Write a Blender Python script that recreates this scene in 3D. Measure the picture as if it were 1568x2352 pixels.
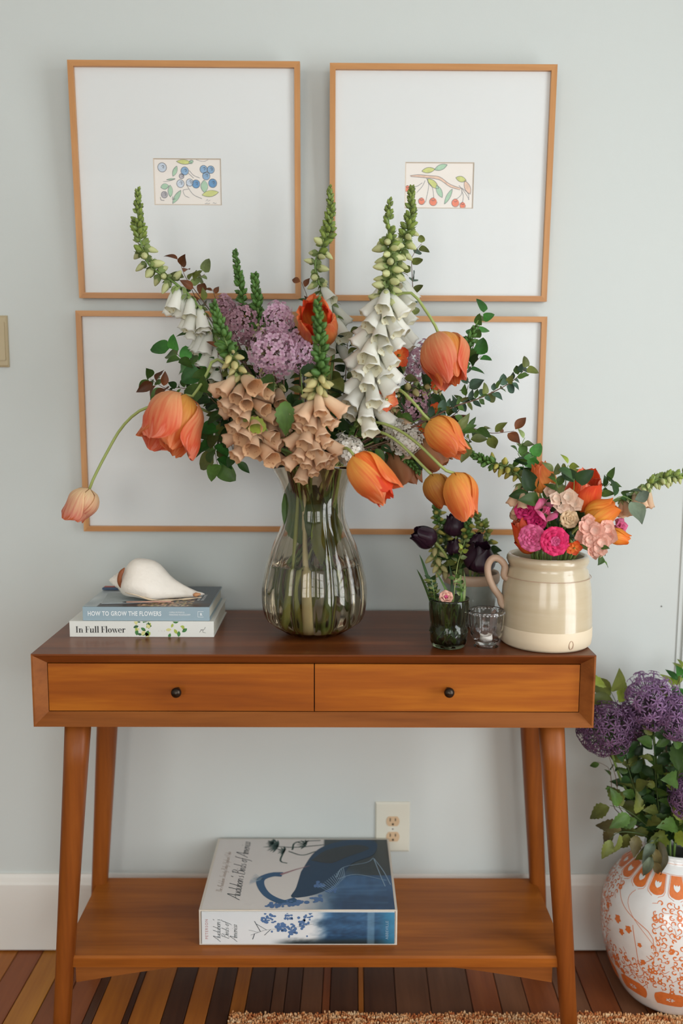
import bpy, math, random
import numpy as np
from mathutils import Vector, Matrix, Euler, noise
for o in list(bpy.data.objects): bpy.data.objects.remove(o)
sc = bpy.context.scene
COL = sc.collection
random.seed(7)
PI = math.pi
# ------------------------------------------------------------ camera (calibrated against the photograph)
FPX, PITCH, YAW, ROLL = 2003.15, .1267, .0061, .0043
CAM = Vector((.0428, -2.0691, 1.386))
def _basis():
    p, y, r = PITCH, YAW, ROLL
    f = Vector((math.sin(y)*math.cos(p), math.cos(y)*math.cos(p), -math.sin(p)))
    rt = Vector((math.cos(y), -math.sin(y), 0)); u = rt.cross(f)
    return rt*math.cos(r)+u*math.sin(r), -rt*math.sin(r)+u*math.cos(r), f
CR, CU, CF = _basis()
cd = bpy.data.cameras.new('camera'); cam = bpy.data.objects.new('camera', cd); COL.objects.link(cam)
m = Matrix((CR, CU, -CF)).transposed().to_4x4(); m.translation = CAM; cam.matrix_world = m
cd.sensor_fit = 'HORIZONTAL'; cd.sensor_width = 36; cd.lens = FPX/1568*36; cd.clip_start = .05
cd.dof.use_dof = True; cd.dof.focus_distance = 1.80; cd.dof.aperture_fstop = 2.2
sc.camera = cam
# ------------------------------------------------------------ world, exposure, lights
sc.view_settings.view_transform = 'Standard'; sc.view_settings.look = 'None'
sc.view_settings.gamma = 1; sc.view_settings.use_curve_mapping = False
sc.view_settings.exposure = 0.08
w = bpy.data.worlds.new('world'); sc.world = w; w.use_nodes = True
w.node_tree.nodes['Background'].inputs[0].default_value = (.75, .88, 1, 1)
w.node_tree.nodes['Background'].inputs[1].default_value = 1.0
sc.cycles.max_bounces = 10; sc.cycles.diffuse_bounces = 5; sc.cycles.glossy_bounces = 4
sc.cycles.transmission_bounces = 10; sc.cycles.transparent_max_bounces = 24
sc.cycles.sample_clamp_indirect = 4; sc.cycles.blur_glossy = .5
def window_light(name, loc, rot, sx, sy, power, col):
    l = bpy.data.lights.new(name, 'AREA'); l.shape = 'RECTANGLE'; l.size = sx; l.size_y = sy
    l.energy = power; l.color = col
    o = bpy.data.objects.new(name, l); COL.objects.link(o); o.location = loc; o.rotation_euler = rot
    return o
XL, XR, YB, ZC = -2.3, 1.75, -4.2, 2.65      # the room's left, right and rear walls and its ceiling
# daylight standing in each window opening (see wall_right / wall_rear below)
window_light('daylight_right', (XR+.06, -1.55, 1.35), (0, PI/2, 0), 1.9, 1.3, 46, (.96, .99, 1))
window_light('daylight_rear_right', (.9, YB-.06, 1.55), (PI/2, 0, 0), 1.4, 1.7, 34, (.96, .99, .99))
window_light('daylight_rear_left', (-1.15, YB-.06, 1.55), (PI/2, 0, 0), 1.4, 1.7, 31, (1, .945, .87))

# ------------------------------------------------------------ helpers
def lin(c):
    if isinstance(c, str):
        c = [int(c[i:i+2], 16) for i in (0, 2, 4)]
    return tuple((x/255/12.92 if x/255 <= .04045 else ((x/255+.055)/1.055)**2.4) for x in c) + (1,)
def ray(px, py):
    return (CF*FPX + CR*(px-784) + CU*(1176-py)).normalized()
def at(px, py, y):
    d = ray(px, py); return CAM + d*((y-CAM.y)/d.y)
def atz(px, py, z):
    d = ray(px, py); return CAM + d*((z-CAM.z)/d.z)
def pxm(p):                       # metres per photograph pixel at a point
    return (Vector(p)-CAM).dot(CF)/FPX
def mesh(name, V, F, mats=None, smooth=True, mi=None, uv=None, col=None):
    me = bpy.data.meshes.new(name); me.from_pydata([tuple(v) for v in V], [], F)
    for mt in (mats if isinstance(mats, (list, tuple)) else [mats]):
        if mt: me.materials.append(mt)
    n = len(me.polygons)
    me.polygons.foreach_set('use_smooth', [smooth]*n)
    if mi: me.polygons.foreach_set('material_index', mi)
    if uv is not None:
        l = me.uv_layers.new(name='UVMap'); a = np.array(uv, dtype=np.float32)
        vi = np.zeros(len(me.loops), dtype=np.int32); me.loops.foreach_get('vertex_index', vi)
        l.data.foreach_set('uv', a[vi].ravel())
    if col is not None:
        c = me.color_attributes.new('Col', 'FLOAT_COLOR', 'POINT')
        c.data.foreach_set('color', np.array(col, dtype=np.float32).ravel())
    me.update(); return me
class MB:
    def __init__(s): s.V=[]; s.F=[]; s.MI=[]; s.UV=[]
    def add(s, V, F, mi=0, uv=None):
        b = len(s.V); s.V += [Vector(v) for v in V]; s.F += [tuple(b+i for i in f) for f in F]; s.MI += [mi]*len(F)
        s.UV += list(uv) if uv else [(0, 0)]*len(V)
        return s
    def box(s, a, b, mi=0):
        (x0,y0,z0),(x1,y1,z1) = a, b
        return s.add([(x0,y0,z0),(x1,y0,z0),(x1,y1,z0),(x0,y1,z0),(x0,y0,z1),(x1,y0,z1),(x1,y1,z1),(x0,y1,z1)],
              [(0,3,2,1),(4,5,6,7),(0,1,5,4),(1,2,6,5),(2,3,7,6),(3,0,4,7)], mi)
    def tube(s, P, R, n=6, cap=True, mi=0):
        V, F, UV = tube_geo(P, R, n, cap); return s.add(V, F, mi, UV)
    def lathe(s, prof, n=32, c=(0,0,0), mi=0, fn=None):
        V, F = [], []
        for i, (r, z) in enumerate(prof):
            for k in range(n):
                a = 2*PI*k/n; rr, zz = (fn(r, z, a, i) if fn else (r, z))
                V.append((c[0]+rr*math.cos(a), c[1]+rr*math.sin(a), c[2]+zz))
        for i in range(len(prof)-1):
            for k in range(n):
                F.append((i*n+k, i*n+(k+1)%n, (i+1)*n+(k+1)%n, (i+1)*n+k))
        return s.add(V, F, mi)
    def xf(s, M):
        s.V = [M @ v for v in s.V]; return s
    def me(s, name, mats, smooth=True):
        return mesh(name, s.V, s.F, mats, smooth, s.MI, s.UV)
def resample(P, n):
    P = [Vector(p) for p in P]
    if len(P) == 2: return [P[0].lerp(P[1], i/(n-1)) for i in range(n)]
    Q = [P[0]*2-P[1]] + P + [P[-1]*2-P[-2]]
    L = [0]
    for i in range(len(P)-1): L.append(L[-1] + (P[i+1]-P[i]).length)
    out = []
    for k in range(n):
        d = L[-1]*k/(n-1); i = 0
        while i < len(P)-2 and d > L[i+1]: i += 1
        t = (d-L[i])/max(L[i+1]-L[i], 1e-9); a, b, c, e = Q[i], Q[i+1], Q[i+2], Q[i+3]
        out.append(.5*((2*b) + (-a+c)*t + (2*a-5*b+4*c-e)*t*t + (-a+3*b-3*c+e)*t*t*t))
    return out
def tube_geo(P, R, n=6, cap=True):
    P = [Vector(p) for p in P]; N = len(P)
    if not isinstance(R, (list, tuple)): R = [R]*N
    V, F, UV = [], [], []
    t = (P[1]-P[0]).normalized(); x = t.orthogonal().normalized()
    for i in range(N):
        t = (P[min(i+1, N-1)]-P[max(i-1, 0)]).normalized()
        x = (x - t*x.dot(t)).normalized(); y = t.cross(x)
        r = R[i] if len(R) == N else R[0]+(R[-1]-R[0])*i/(N-1)
        for k in range(n):
            a = 2*PI*k/n; V.append(P[i]+(x*math.cos(a)+y*math.sin(a))*r); UV.append((k/n, i/(N-1)))
    for i in range(N-1):
        for k in range(n): F.append((i*n+k, i*n+(k+1)%n, (i+1)*n+(k+1)%n, (i+1)*n+k))
    if cap: F += [tuple(range(n-1, -1, -1)), tuple((N-1)*n+k for k in range(n))]
    return V, F, UV
def frame(p, d, up=None, s=1, roll=0):
    """matrix whose +Z runs along d"""
    z = Vector(d).normalized(); up = Vector(up) if up is not None else Vector((0, -1, .05))
    x = up.cross(z)
    if x.length < 1e-3: x = z.orthogonal()
    x.normalize(); y = z.cross(x)
    M = Matrix((x, y, z)).transposed().to_4x4()
    if roll: M = M @ Matrix.Rotation(roll, 4, 'Z')
    S = Matrix.Diagonal((*(s if isinstance(s, (tuple, list)) else (s, s, s)), 1))
    M = M @ S; M.translation = Vector(p); return M
I4 = Matrix.Identity(4)
class T:
    """one thing: an Empty at its base that parents its parts"""
    def __init__(s, name, label, cat, base, group=None, kind=None):
        s.base = Vector(base); s.o = bpy.data.objects.new(name, None); COL.objects.link(s.o)
        s.o.empty_display_size = .02
        s.o.location = s.base; s.o['label'] = label; s.o['category'] = cat
        if group: s.o['group'] = group
        s.W = {}
    def add(s, name, me, M=None, parent=None, label=None, kind=None):
        o = bpy.data.objects.new(name, me); COL.objects.link(o); M = M if M is not None else I4
        if parent is None: o.parent = s.o; o.matrix_basis = Matrix.Translation(-s.base) @ M
        else: o.parent = parent; o.matrix_basis = s.W[parent.name].inverted() @ M
        s.W[o.name] = M
        if label: o['label'] = label
        if kind: o['kind'] = kind
        return o
def single(name, me, label=None, cat=None, group=None, kind=None, parent=None):
    o = bpy.data.objects.new(name, me); COL.objects.link(o)
    if label: o['label'] = label
    if cat: o['category'] = cat
    if group: o['group'] = group
    if kind: o['kind'] = kind
    if parent: o.parent = parent
    return o
# ------------------------------------------------------------ materials
def nm(name):
    mt = bpy.data.materials.new(name); mt.use_nodes = True; nt = mt.node_tree
    return mt, nt, nt.nodes, nt.links, nt.nodes['Principled BSDF']
def plain(name, c, rough=.6, var=.0, scale=20, bump=0, metal=0, coat=0, spec=.5, bscale=None):
    mt, nt, N, L, b = nm(name); b.inputs['Roughness'].default_value = rough; b.inputs['Metallic'].default_value = metal
    b.inputs['Specular IOR Level'].default_value = spec; b.inputs['Coat Weight'].default_value = coat
    b.inputs['Base Color'].default_value = lin(c)
    if var or bump:
        tc = N.new('ShaderNodeTexCoord'); no = N.new('ShaderNodeTexNoise'); no.inputs['Scale'].default_value = scale
        no.inputs['Detail'].default_value = 5; L.new(tc.outputs['Object'], no.inputs['Vector'])
        if var:
            mx = N.new('ShaderNodeMix'); mx.data_type = 'RGBA'; k = lin(c)
            mx.inputs[6].default_value = tuple(x*(1-var) for x in k[:3])+(1,); mx.inputs[7].default_value = tuple(min(1, x*(1+var)) for x in k[:3])+(1,)
            L.new(no.outputs['Fac'], mx.inputs[0]); L.new(mx.outputs[2], b.inputs['Base Color'])
        if bump:
            n2 = no
            if bscale:
                n2 = N.new('ShaderNodeTexNoise'); n2.inputs['Scale'].default_value = bscale; L.new(tc.outputs['Object'], n2.inputs['Vector'])
            bp = N.new('ShaderNodeBump'); bp.inputs['Strength'].default_value = bump; bp.inputs['Distance'].default_value = .002
            L.new(n2.outputs['Fac'], bp.inputs['Height']); L.new(bp.outputs[0], b.inputs['Normal'])
    return mt
def wood(name, c1, c2, along='X', rough=.35, fine=70, coat=.15, seed=0, rnd=False, c3=None):
    mt, nt, N, L, b = nm(name)
    tc = N.new('ShaderNodeTexCoord'); mp = N.new('ShaderNodeMapping'); mp.inputs['Location'].default_value = (seed, seed*.7, seed*.3)
    sc_ = {'X': (.9, 14, 14), 'Y': (14, .9, 14), 'Z': (14, 14, .9)}[along]; mp.inputs['Scale'].default_value = sc_
    L.new(tc.outputs['Object'], mp.inputs['Vector'])
    n1 = N.new('ShaderNodeTexNoise'); n1.inputs['Scale'].default_value = 1.3; n1.inputs['Detail'].default_value = 6; n1.inputs['Distortion'].default_value = .6
    n2 = N.new('ShaderNodeTexNoise'); n2.inputs['Scale'].default_value = 9; n2.inputs['Detail'].default_value = 4
    L.new(mp.outputs[0], n1.inputs['Vector']); L.new(mp.outputs[0], n2.inputs['Vector'])
    ad = N.new('ShaderNodeMath'); ad.operation = 'MULTIPLY_ADD'; ad.inputs[1].default_value = .38
    L.new(n2.outputs['Fac'], ad.inputs[0]); L.new(n1.outputs['Fac'], ad.inputs[2])
    cr = N.new('ShaderNodeValToRGB'); cr.color_ramp.elements[0].position = .42; cr.color_ramp.elements[1].position = .95
    cr.color_ramp.elements[0].color = lin(c1); cr.color_ramp.elements[1].color = lin(c2)
    if c3: e = cr.color_ramp.elements.new(.68); e.color = lin(c3)
    L.new(ad.outputs[0], cr.inputs[0]); out = cr.outputs[0]
    if rnd:
        oi = N.new('ShaderNodeObjectInfo'); mr = N.new('ShaderNodeMapRange'); mr.inputs['To Min'].default_value = .85; mr.inputs['To Max'].default_value = 1.15
        L.new(oi.outputs['Random'], mr.inputs['Value']); hs = N.new('ShaderNodeHueSaturation'); L.new(mr.outputs[0], hs.inputs['Value']); L.new(out, hs.inputs['Color']); out = hs.outputs[0]
    L.new(out, b.inputs['Base Color']); b.inputs['Roughness'].default_value = rough; b.inputs['Coat Weight'].default_value = coat
    b.inputs['Coat Roughness'].default_value = .2; b.inputs['Specular IOR Level'].default_value = .28
    bp = N.new('ShaderNodeBump'); bp.inputs['Strength'].default_value = .08; bp.inputs['Distance'].default_value = .001
    L.new(ad.outputs[0], bp.inputs['Height']); L.new(bp.outputs[0], b.inputs['Normal'])
    return mt
def petal_mat(name, base, tip, streak=.25, trans=.3, rough=.5, sc_=(9, 1.2), rand=.08, edge=None):
    """gradient base -> tip along the petal (UV v), streaks running along it, light coming through"""
    mt, nt, N, L, b = nm(name)
    uv = N.new('ShaderNodeUVMap'); uv.uv_map = 'UVMap'; sp = N.new('ShaderNodeSeparateXYZ'); L.new(uv.outputs[0], sp.inputs[0])
    mp = N.new('ShaderNodeMapping'); mp.inputs['Scale'].default_value = (sc_[0], sc_[1], 1); L.new(uv.outputs[0], mp.inputs['Vector'])
    oi = N.new('ShaderNodeObjectInfo'); ad = N.new('ShaderNodeVectorMath'); ad.operation = 'ADD'
    ml = N.new('ShaderNodeMath'); ml.operation = 'MULTIPLY'; ml.inputs[1].default_value = 40; L.new(oi.outputs['Random'], ml.inputs[0])
    L.new(mp.outputs[0], ad.inputs[0]); L.new(ml.outputs[0], ad.inputs[1])
    no = N.new('ShaderNodeTexNoise'); no.inputs['Scale'].default_value = 1; no.inputs['Detail'].default_value = 4; L.new(ad.outputs[0], no.inputs['Vector'])
    m1 = N.new('ShaderNodeMath'); m1.operation = 'MULTIPLY_ADD'; m1.inputs[1].default_value = streak*2.5; m1.inputs[2].default_value = -streak*1.25
    L.new(no.outputs['Fac'], m1.inputs[0]); m2 = N.new('ShaderNodeMath'); m2.operation = 'ADD'; m2.use_clamp = True
    L.new(m1.outputs[0], m2.inputs[0]); L.new(sp.outputs['Y'], m2.inputs[1])
    cr = N.new('ShaderNodeValToRGB'); E = cr.color_ramp.elements; E[0].position = .05; E[0].color = lin(base); E[1].position = .85; E[1].color = lin(tip)
    if edge: e = E.new(1.0); e.color = lin(edge)
    L.new(m2.outputs[0], cr.inputs[0])
    mr = N.new('ShaderNodeMapRange'); mr.inputs['To Min'].default_value = 1-rand*2; mr.inputs['To Max'].default_value = 1+rand; L.new(oi.outputs['Random'], mr.inputs['Value'])
    hs = N.new('ShaderNodeHueSaturation'); L.new(mr.outputs[0], hs.inputs['Value']); L.new(cr.outputs[0], hs.inputs['Color'])
    L.new(hs.outputs[0], b.inputs['Base Color']); b.inputs['Roughness'].default_value = rough; b.inputs['Specular IOR Level'].default_value = .3
    bp = N.new('ShaderNodeBump'); bp.inputs['Strength'].default_value = .35; bp.inputs['Distance'].default_value = .001
    L.new(no.outputs['Fac'], bp.inputs['Height']); L.new(bp.outputs[0], b.inputs['Normal'])
    tr = N.new('ShaderNodeBsdfTranslucent'); L.new(hs.outputs[0], tr.inputs['Color'])
    mx = N.new('ShaderNodeMixShader'); mx.inputs[0].default_value = trans
    L.new(b.outputs[0], mx.inputs[1]); L.new(tr.outputs[0], mx.inputs[2]); L.new(mx.outputs[0], N['Material Output'].inputs['Surface'])
    return mt
def leaf_mat(name, c, rand=.25, rough=.45, trans=.25):
    d = tuple(int(int(c[i:i+2], 16)*.75) for i in (0, 2, 4))
    return petal_mat(name, c, d, streak=.35, trans=trans, rough=rough, sc_=(5, 5), rand=rand)
def vcol_mat(name, rough=.4, coat=.0):
    mt, nt, N, L, b = nm(name); a = N.new('ShaderNodeVertexColor'); a.layer_name = 'Col'
    L.new(a.outputs[0], b.inputs['Base Color']); b.inputs['Roughness'].default_value = rough; b.inputs['Coat Weight'].default_value = coat
    return mt
def glass_mat(name, c, ior=1.45, rough=0):
    mt, nt, N, L, b = nm(name); b.inputs['Base Color'].default_value = lin(c); b.inputs['Transmission Weight'].default_value = 1
    b.inputs['IOR'].default_value = ior; b.inputs['Roughness'].default_value = rough
    return mt
def thin_glass(name, c, refl=1.0):
    """a sheet of glass: clear, with fresnel reflections"""
    mt, nt, N, L, b = nm(name); N.remove(b)
    t = N.new('ShaderNodeBsdfTransparent'); t.inputs[0].default_value = lin(c); g = N.new('ShaderNodeBsdfGlossy'); g.inputs['Roughness'].default_value = .0
    f = N.new('ShaderNodeFresnel'); f.inputs[0].default_value = 1.45; m_ = N.new('ShaderNodeMath'); m_.operation = 'MULTIPLY'; m_.inputs[1].default_value = refl
    L.new(f.outputs[0], m_.inputs[0]); x = N.new('ShaderNodeMixShader'); L.new(m_.outputs[0], x.inputs[0]); L.new(t.outputs[0], x.inputs[1]); L.new(g.outputs[0], x.inputs[2])
    L.new(x.outputs[0], N['Material Output'].inputs['Surface']); return mt
# ------------------------------------------------------------ the room
M_wall = plain('wall_paint', 'cacfcc', .85, var=.015, scale=1.5, bump=.06, bscale=350)
M_trim = plain('trim_paint', 'e2dfd8', .45, var=.01, scale=3)
M_ceil = plain('ceiling_paint', 'dfe0de', .9)
def wall_with_holes(name, axis, c, lo, hi, holes, th, out):
    """wall in a plane x=c or y=c, spanning lo..hi (u) and floor to ceiling, with rectangular openings (u0,u1,z0,z1)"""
    b = MB(); us = sorted({lo, hi, *[h[0] for h in holes], *[h[1] for h in holes]}); zs = sorted({0, ZC, *[h[2] for h in holes], *[h[3] for h in holes]})
    for i in range(len(us)-1):
        for j in range(len(zs)-1):
            uc, zc = (us[i]+us[i+1])/2, (zs[j]+zs[j+1])/2
            if any(h[0] < uc < h[1] and h[2] < zc < h[3] for h in holes): continue
            if axis == 'x': b.box((min(c, c+th*out), us[i], zs[j]), (max(c, c+th*out), us[i+1], zs[j+1]))
            else: b.box((us[i], min(c, c+th*out), zs[j]), (us[i+1], max(c, c+th*out), zs[j+1]))
    return single(name, b.me(name, M_wall, False), kind='structure')
single('wall_back', MB().box((XL-.1, 0, -.02), (XR+.1, .1, ZC)).me('wall_back', M_wall, False), kind='structure')
wall_with_holes('wall_left', 'x', XL, YB, 0, [], .1, -1)
wall_with_holes('wall_right', 'x', XR, YB, 0, [(-2.2, -.9, .4, 2.3)], .1, 1)
wall_with_holes('wall_rear', 'y', YB, XL, XR, [(.2, 1.6, .7, 2.4), (-1.85, -.45, .7, 2.4)], .1, -1)
single('ceiling', MB().box((XL-.1, YB-.1, ZC), (XR+.1, .1, ZC+.08)).me('ceiling', M_ceil, False), kind='structure')
def window(n, axis, c, u0, u1, z0, z1, cols, rows):
    r = bpy.data.objects.new('window_%d' % n, None); COL.objects.link(r); r['kind'] = 'structure'
    um = (u0+u1)/2; r.location = (c, um, z0) if axis == 'x' else (um, c, z0)
    def bar(a, b, nme):
        me = MB().box(a, b).me(nme, M_trim, False); o = single(nme, me, parent=r); o.location = -r.location
    def bx(ua, ub, za, zb, d, nme):
        if axis == 'x': bar((c+.0, ua, za), (c+d, ub, zb), nme)
        else: bar((ua, c-d, za), (ub, c, zb), nme)
    t = .045
    bx(u0, u1, z0, z0+t, .035, 'sash_rail'); bx(u0, u1, z1-t, z1, .035, 'sash_rail'); bx(u0, u1, (z0+z1)/2-.02, (z0+z1)/2+.02, .035, 'sash_rail')
    bx(u0, u0+t, z0, z1, .035, 'sash_stile'); bx(u1-t, u1, z0, z1, .035, 'sash_stile')
    for i in range(1, cols): u = u0+(u1-u0)*i/cols; bx(u-.01, u+.01, z0, z1, .02, 'glazing_bar')
    for j in range(1, rows): z = z0+(z1-z0)*j/rows; bx(u0, u1, z-.01, z+.01, .02, 'glazing_bar')
window(1, 'x', XR, -2.2, -.9, .4, 2.3, 3, 5)
window(2, 'y', YB, .2, 1.6, .7, 2.4, 4, 4)
window(3, 'y', YB, -1.85, -.45, .7, 2.4, 4, 4)
# baseboard with an ogee-like bevelled top
HB = .2034
bb = MB(); prof = [(0, .005), (-.016, .005), (-.016, HB-.024), (-.013, HB-.018), (-.010, HB-.008), (-.006, HB), (0, HB)]
V = [(x, y, z) for x in (XL, XR) for y, z in prof]; n = len(prof)
bb.add(V, [(i, i+1, n+i+1, n+i) for i in range(n-1)] + [tuple(range(n-1, -1, -1)), tuple(range(n, 2*n))])
single('baseboard_back', bb.me('baseboard_back', M_trim, False), kind='structure')
# casing at the right of the frame
cx = at(1558, 1460, -.012).x
cb = MB(); cb.box((cx, -.004, HB), (cx+.085, 0, 2.1)); cb.box((cx+.012, -.010, HB), (cx+.07, -.0039, 2.1)); 
single('trim_1', cb.me('door_casing', M_wall, False), kind='structure')
# floor: boards laid towards the camera, each its own piece
sub = MB().box((XL, YB, -.03), (XR, 0, -.019)).me('subfloor', plain('subfloor_dark', '1a0f0a', .9), False)
floor = single('floor', sub, kind='structure')
PC = {'R': wood('board_red', '6e361a', '90502a', 'Y', .42, rnd=True), 'G': wood('board_golden', 'a4611c', 'cb8832', 'Y', .42, rnd=True),
      'B': wood('board_brown', '5f3a24', '82553a', 'Y', .38, rnd=True), 'D': wood('board_dark', '3e2318', '5a3826', 'Y', .4, rnd=True),
      'O': wood('board_orange', '8e4f1c', 'b66e28', 'Y', .42, rnd=True)}
edges = [(-60,'R'),(5,'G'),(72,'R'),(128,'R'),(187,'D'),(209,'O'),(277,'D'),(292,'O'),(367,'D'),(420,'O'),(470,'D'),(520,'O'),(556,'D'),(615,'B'),(647,'D'),(685,'B'),(736,'R'),
         (755,'D'),(822,'O'),(836,'D'),(912,'B'),(994,'B'),(1092,'R'),(1160,'B'),(1225,'R'),(1300,'B'),(1370,'R'),(1440,'B'),(1500,'R'),(1570,'B')]
skew = math.radians(1.3)
xs = []
for px, k in edges:
    p = atz(px, 2351, 0); xs.append((p.x + (p.y-0)*math.tan(skew)*-1*0 , k))
P0y = atz(300, 2351, 0).y
xs = [(x, k) for x, k in xs]
lo = xs[0][0]; rr = random.Random(3)
while lo > XL-.1:
    lo -= rr.uniform(.045, .07); xs.insert(0, (lo, rr.choice('RGBROB')))
hi = xs[-1][0]
while hi < XR+.1:
    hi += rr.uniform(.045, .07); xs.append((hi, rr.choice('RBRDOB')))
for i in range(len(xs)-1):
    a, k = xs[i]; b_ = xs[i+1][0]; g = .0009; ch = .0012
    pm = MB()
    def X(x, y): return max(XL, min(XR, x + (y-P0y)*math.tan(skew)))
    V = []
    for y in (YB, -.002):
        for (xx, zz) in ((a+g, -.018), (a+g, -ch), (a+g+ch, 0), (b_-g-ch, 0), (b_-g, -ch), (b_-g, -.018)): V.append((X(xx, y), y, zz))
    pm.add(V, [(i_, 6+i_, 7+i_, i_+1) for i_ in range(5)] + [(0, 1, 2, 3, 4, 5), (11, 10, 9, 8, 7, 6)])
    o = single('plank', pm.me('plank', PC[k], False), parent=floor)
# ------------------------------------------------------------ rug: its near strip
rugp = atz(528, 2345, .01); rx0 = rugp.x; ry1 = atz(900, 2326, .012).y
M_rug = None
def rug():
    mt, nt, N, L, b = nm('rug_wool'); tc = N.new('ShaderNodeTexCoord'); no = N.new('ShaderNodeTexNoise'); no.inputs['Scale'].default_value = 60
    mp = N.new('ShaderNodeMapping'); mp.inputs['Scale'].default_value = (.5, 2.2, 1); L.new(tc.outputs['Object'], mp.inputs[0])
    L.new(mp.outputs[0], no.inputs['Vector']); cr = N.new('ShaderNodeValToRGB'); E = cr.color_ramp.elements
    E[0].position = .36; E[0].color = lin('b2602f'); E[1].position = .66; E[1].color = lin('eccba0'); e = E.new(.5); e.color = lin('d79a62')
    L.new(no.outputs['Fac'], cr.inputs[0]); L.new(cr.outputs[0], b.inputs['Base Color']); b.inputs['Roughness'].default_value = .95
    t = T('rug', 'orange and cream wool pile rug on the floorboards in front of the console table', 'rug', (rx0+.6, ry1-.6, 0))
    t.add('backing', MB().box((rx0+.004, ry1-1.2, .0005), (rx0+1.25, ry1-.003, .004)).me('rug_backing', plain('rug_backing', '8a5a36', .95), False))
    r = random.Random(5); V, F = [], []
    x = rx0
    nrow = 60
    for j in range(nrow):
        y = ry1 - j*.0042
        for i in range(270):
            xx = rx0 + i*.0046 + r.uniform(-.0015, .0015) + (.012*max(0, 1-j/6) * math.sin(i*.21)*0); yy = y + r.uniform(-.0015, .0015) + .003*math.sin(xx*23)
            h = r.uniform(.010, .016); w_ = .0021; dx, dy = r.uniform(-.003, .003), r.uniform(-.004, .003); b0 = len(V)
            for k in range(4):
                a = PI/2*k + i; V.append((xx+w_*math.cos(a), yy+w_*math.sin(a), .003))
            for k in range(4):
                a = PI/2*k + i + .4; V.append((xx+dx+w_*1.1*math.cos(a), yy+dy+w_*1.1*math.sin(a), h*.85))
            V.append((xx+dx*1.3, yy+dy*1.3, h))
            F += [(b0+k, b0+(k+1) % 4, b0+4+(k+1) % 4, b0+4+k) for k in range(4)] + [(b0+4+k, b0+4+(k+1) % 4, b0+8) for k in range(4)]
    t.add('pile', mesh('rug_pile', V, F, mt, True), kind='stuff')
    t.add('plain_field', MB().box((rx0+.004, ry1-1.2, .003), (rx0+1.25, ry1-.25, .012)).me('rug_field', mt, False))
rug()
# ------------------------------------------------------------ console table
H, D, AP, G, W = .887, .3676, .1496, .0233, 1.12
YF, YK = -(G+D), -G
WT = wood('walnut_top', '5a2c12', '8a4c22', 'X', .32, coat=.06, c3='703b19')
WF = wood('walnut_drawer', '7e3d08', 'b46a16', 'X', .5, coat=.0, seed=3, c3='98500c')
WL = wood('walnut_leg', '6a320a', '965219', 'Z', .45, coat=.04, seed=5)
WS = wood('walnut_side', '703a12', '985a26', 'X', .45, coat=.04, seed=8)
WH = wood('walnut_shelf', '743a0c', 'a8601e', 'X', .4, coat=.04, seed=11)
tb = T('console_table', 'mid-brown wooden console table with two drawers, splayed legs and a low shelf against the wall', 'table', (0, (YF+YK)/2, 0))
def panel(side):
    """mitred case panel whose front edge is bevelled inwards; side in top,bottom,left,right"""
    sec = [(0, YF), (.0035, YF-.0), (.024, YF+.022), (.024, YK), (0, YK)]
    V = []
    zm = H-AP/2
    for e in (-1, 1):
        for t_, y in sec:
            if side in ('top', 'bottom'):
                V.append((e*(W/2-t_), y, (H-t_) if side == 'top' else (H-AP+t_)))
            else:
                V.append(((-W/2+t_) if side == 'left' else (W/2-t_), y, zm + e*(AP/2-t_)))
    n = len(sec); F = [(i, (i+1) % n, n+(i+1) % n, n+i) for i in range(n)] + [tuple(range(n-1, -1, -1)), tuple(range(n, 2*n))]
    return mesh('case_'+side, V, F, WT if side == 'top' else WS, False)
tb.add('top_panel', panel('top')); tb.add('bottom_panel', panel('bottom'))
tb.add('side_panel', panel('left')); tb.add('side_panel', panel('right'))
tb.add('back_panel', MB().box((-W/2+.0245, YK-.008, H-AP+.0245), (W/2-.0245, YK-.001, H-.0245)).me('back_panel', WS, False))
tb.add('divider', MB().box((-.0055, YF+.045, H-AP+.0245), (.0055, YK-.009, H-.0245)).me('divider', plain('case_inside', '2a1508', .8), False))
M_knob = plain('bronze_knob', '3b332c', .32, metal=.9)
for sx, kx in ((-1, 405), (1, 1031)):
    x0, x1 = sorted((sx*.001, sx*(W/2-.0255))); z0, z1 = H-AP+.0258, H-.0258; yd = YF+.0215
    b = MB().box((x0, yd, z0), (x1, yd+.018, z1)); b.box((x0+.012, yd+.0181, z0+.006), (x1-.012, YK-.02, z1-.02))
    dr = tb.add('drawer', b.me('drawer', WF, False))
    kp = at(kx, 1590, yd-.018)
    kn = MB().lathe([(0.0001, -.0005), (.0045, 0), (.0045, .010), (.0065, .0125), (.0095, .0165), (.0105, .021), (.0092, .0255), (.005, .0288), (.0001, .0297)], 24)
    tb.add('knob', kn.me('knob', M_knob), frame((kp.x, yd, kp.z), (0, -1, 0), (0, 0, 1)), parent=dr)
def leg(tx, ty, bx, by, yy, splay):
    a = at(tx, ty, yy); b = at(bx, by, yy); d = (b-a)/(a.z-b.z); zt = H-AP
    top = a + d*(a.z-zt); bot = a + d*(a.z-0)
    V = []; N_ = 20; R0, R1 = .0258, .0168
    rows = 9
    for i in range(rows):
        t = i/(rows-1); c = top.lerp(bot, t); c.y += splay*t; r = R0+(R1-R0)*t**.85
        for k in range(N_):
            an = 2*PI*k/N_; co, si = math.cos(an), math.sin(an); e = 2/2.5
            V.append((c.x+r*math.copysign(abs(co)**e, co), c.y+r*math.copysign(abs(si)**e, si), c.z))
    F = [(i*N_+k, (i+1)*N_+k, (i+1)*N_+(k+1) % N_, i*N_+(k+1) % N_) for i in range(rows-1) for k in range(N_)]
    F += [tuple(range(N_)), tuple((rows-1)*N_+k for k in range(N_-1, -1, -1))]
    tb.add('leg', mesh('leg', V, F, WL)); return top, bot
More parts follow.
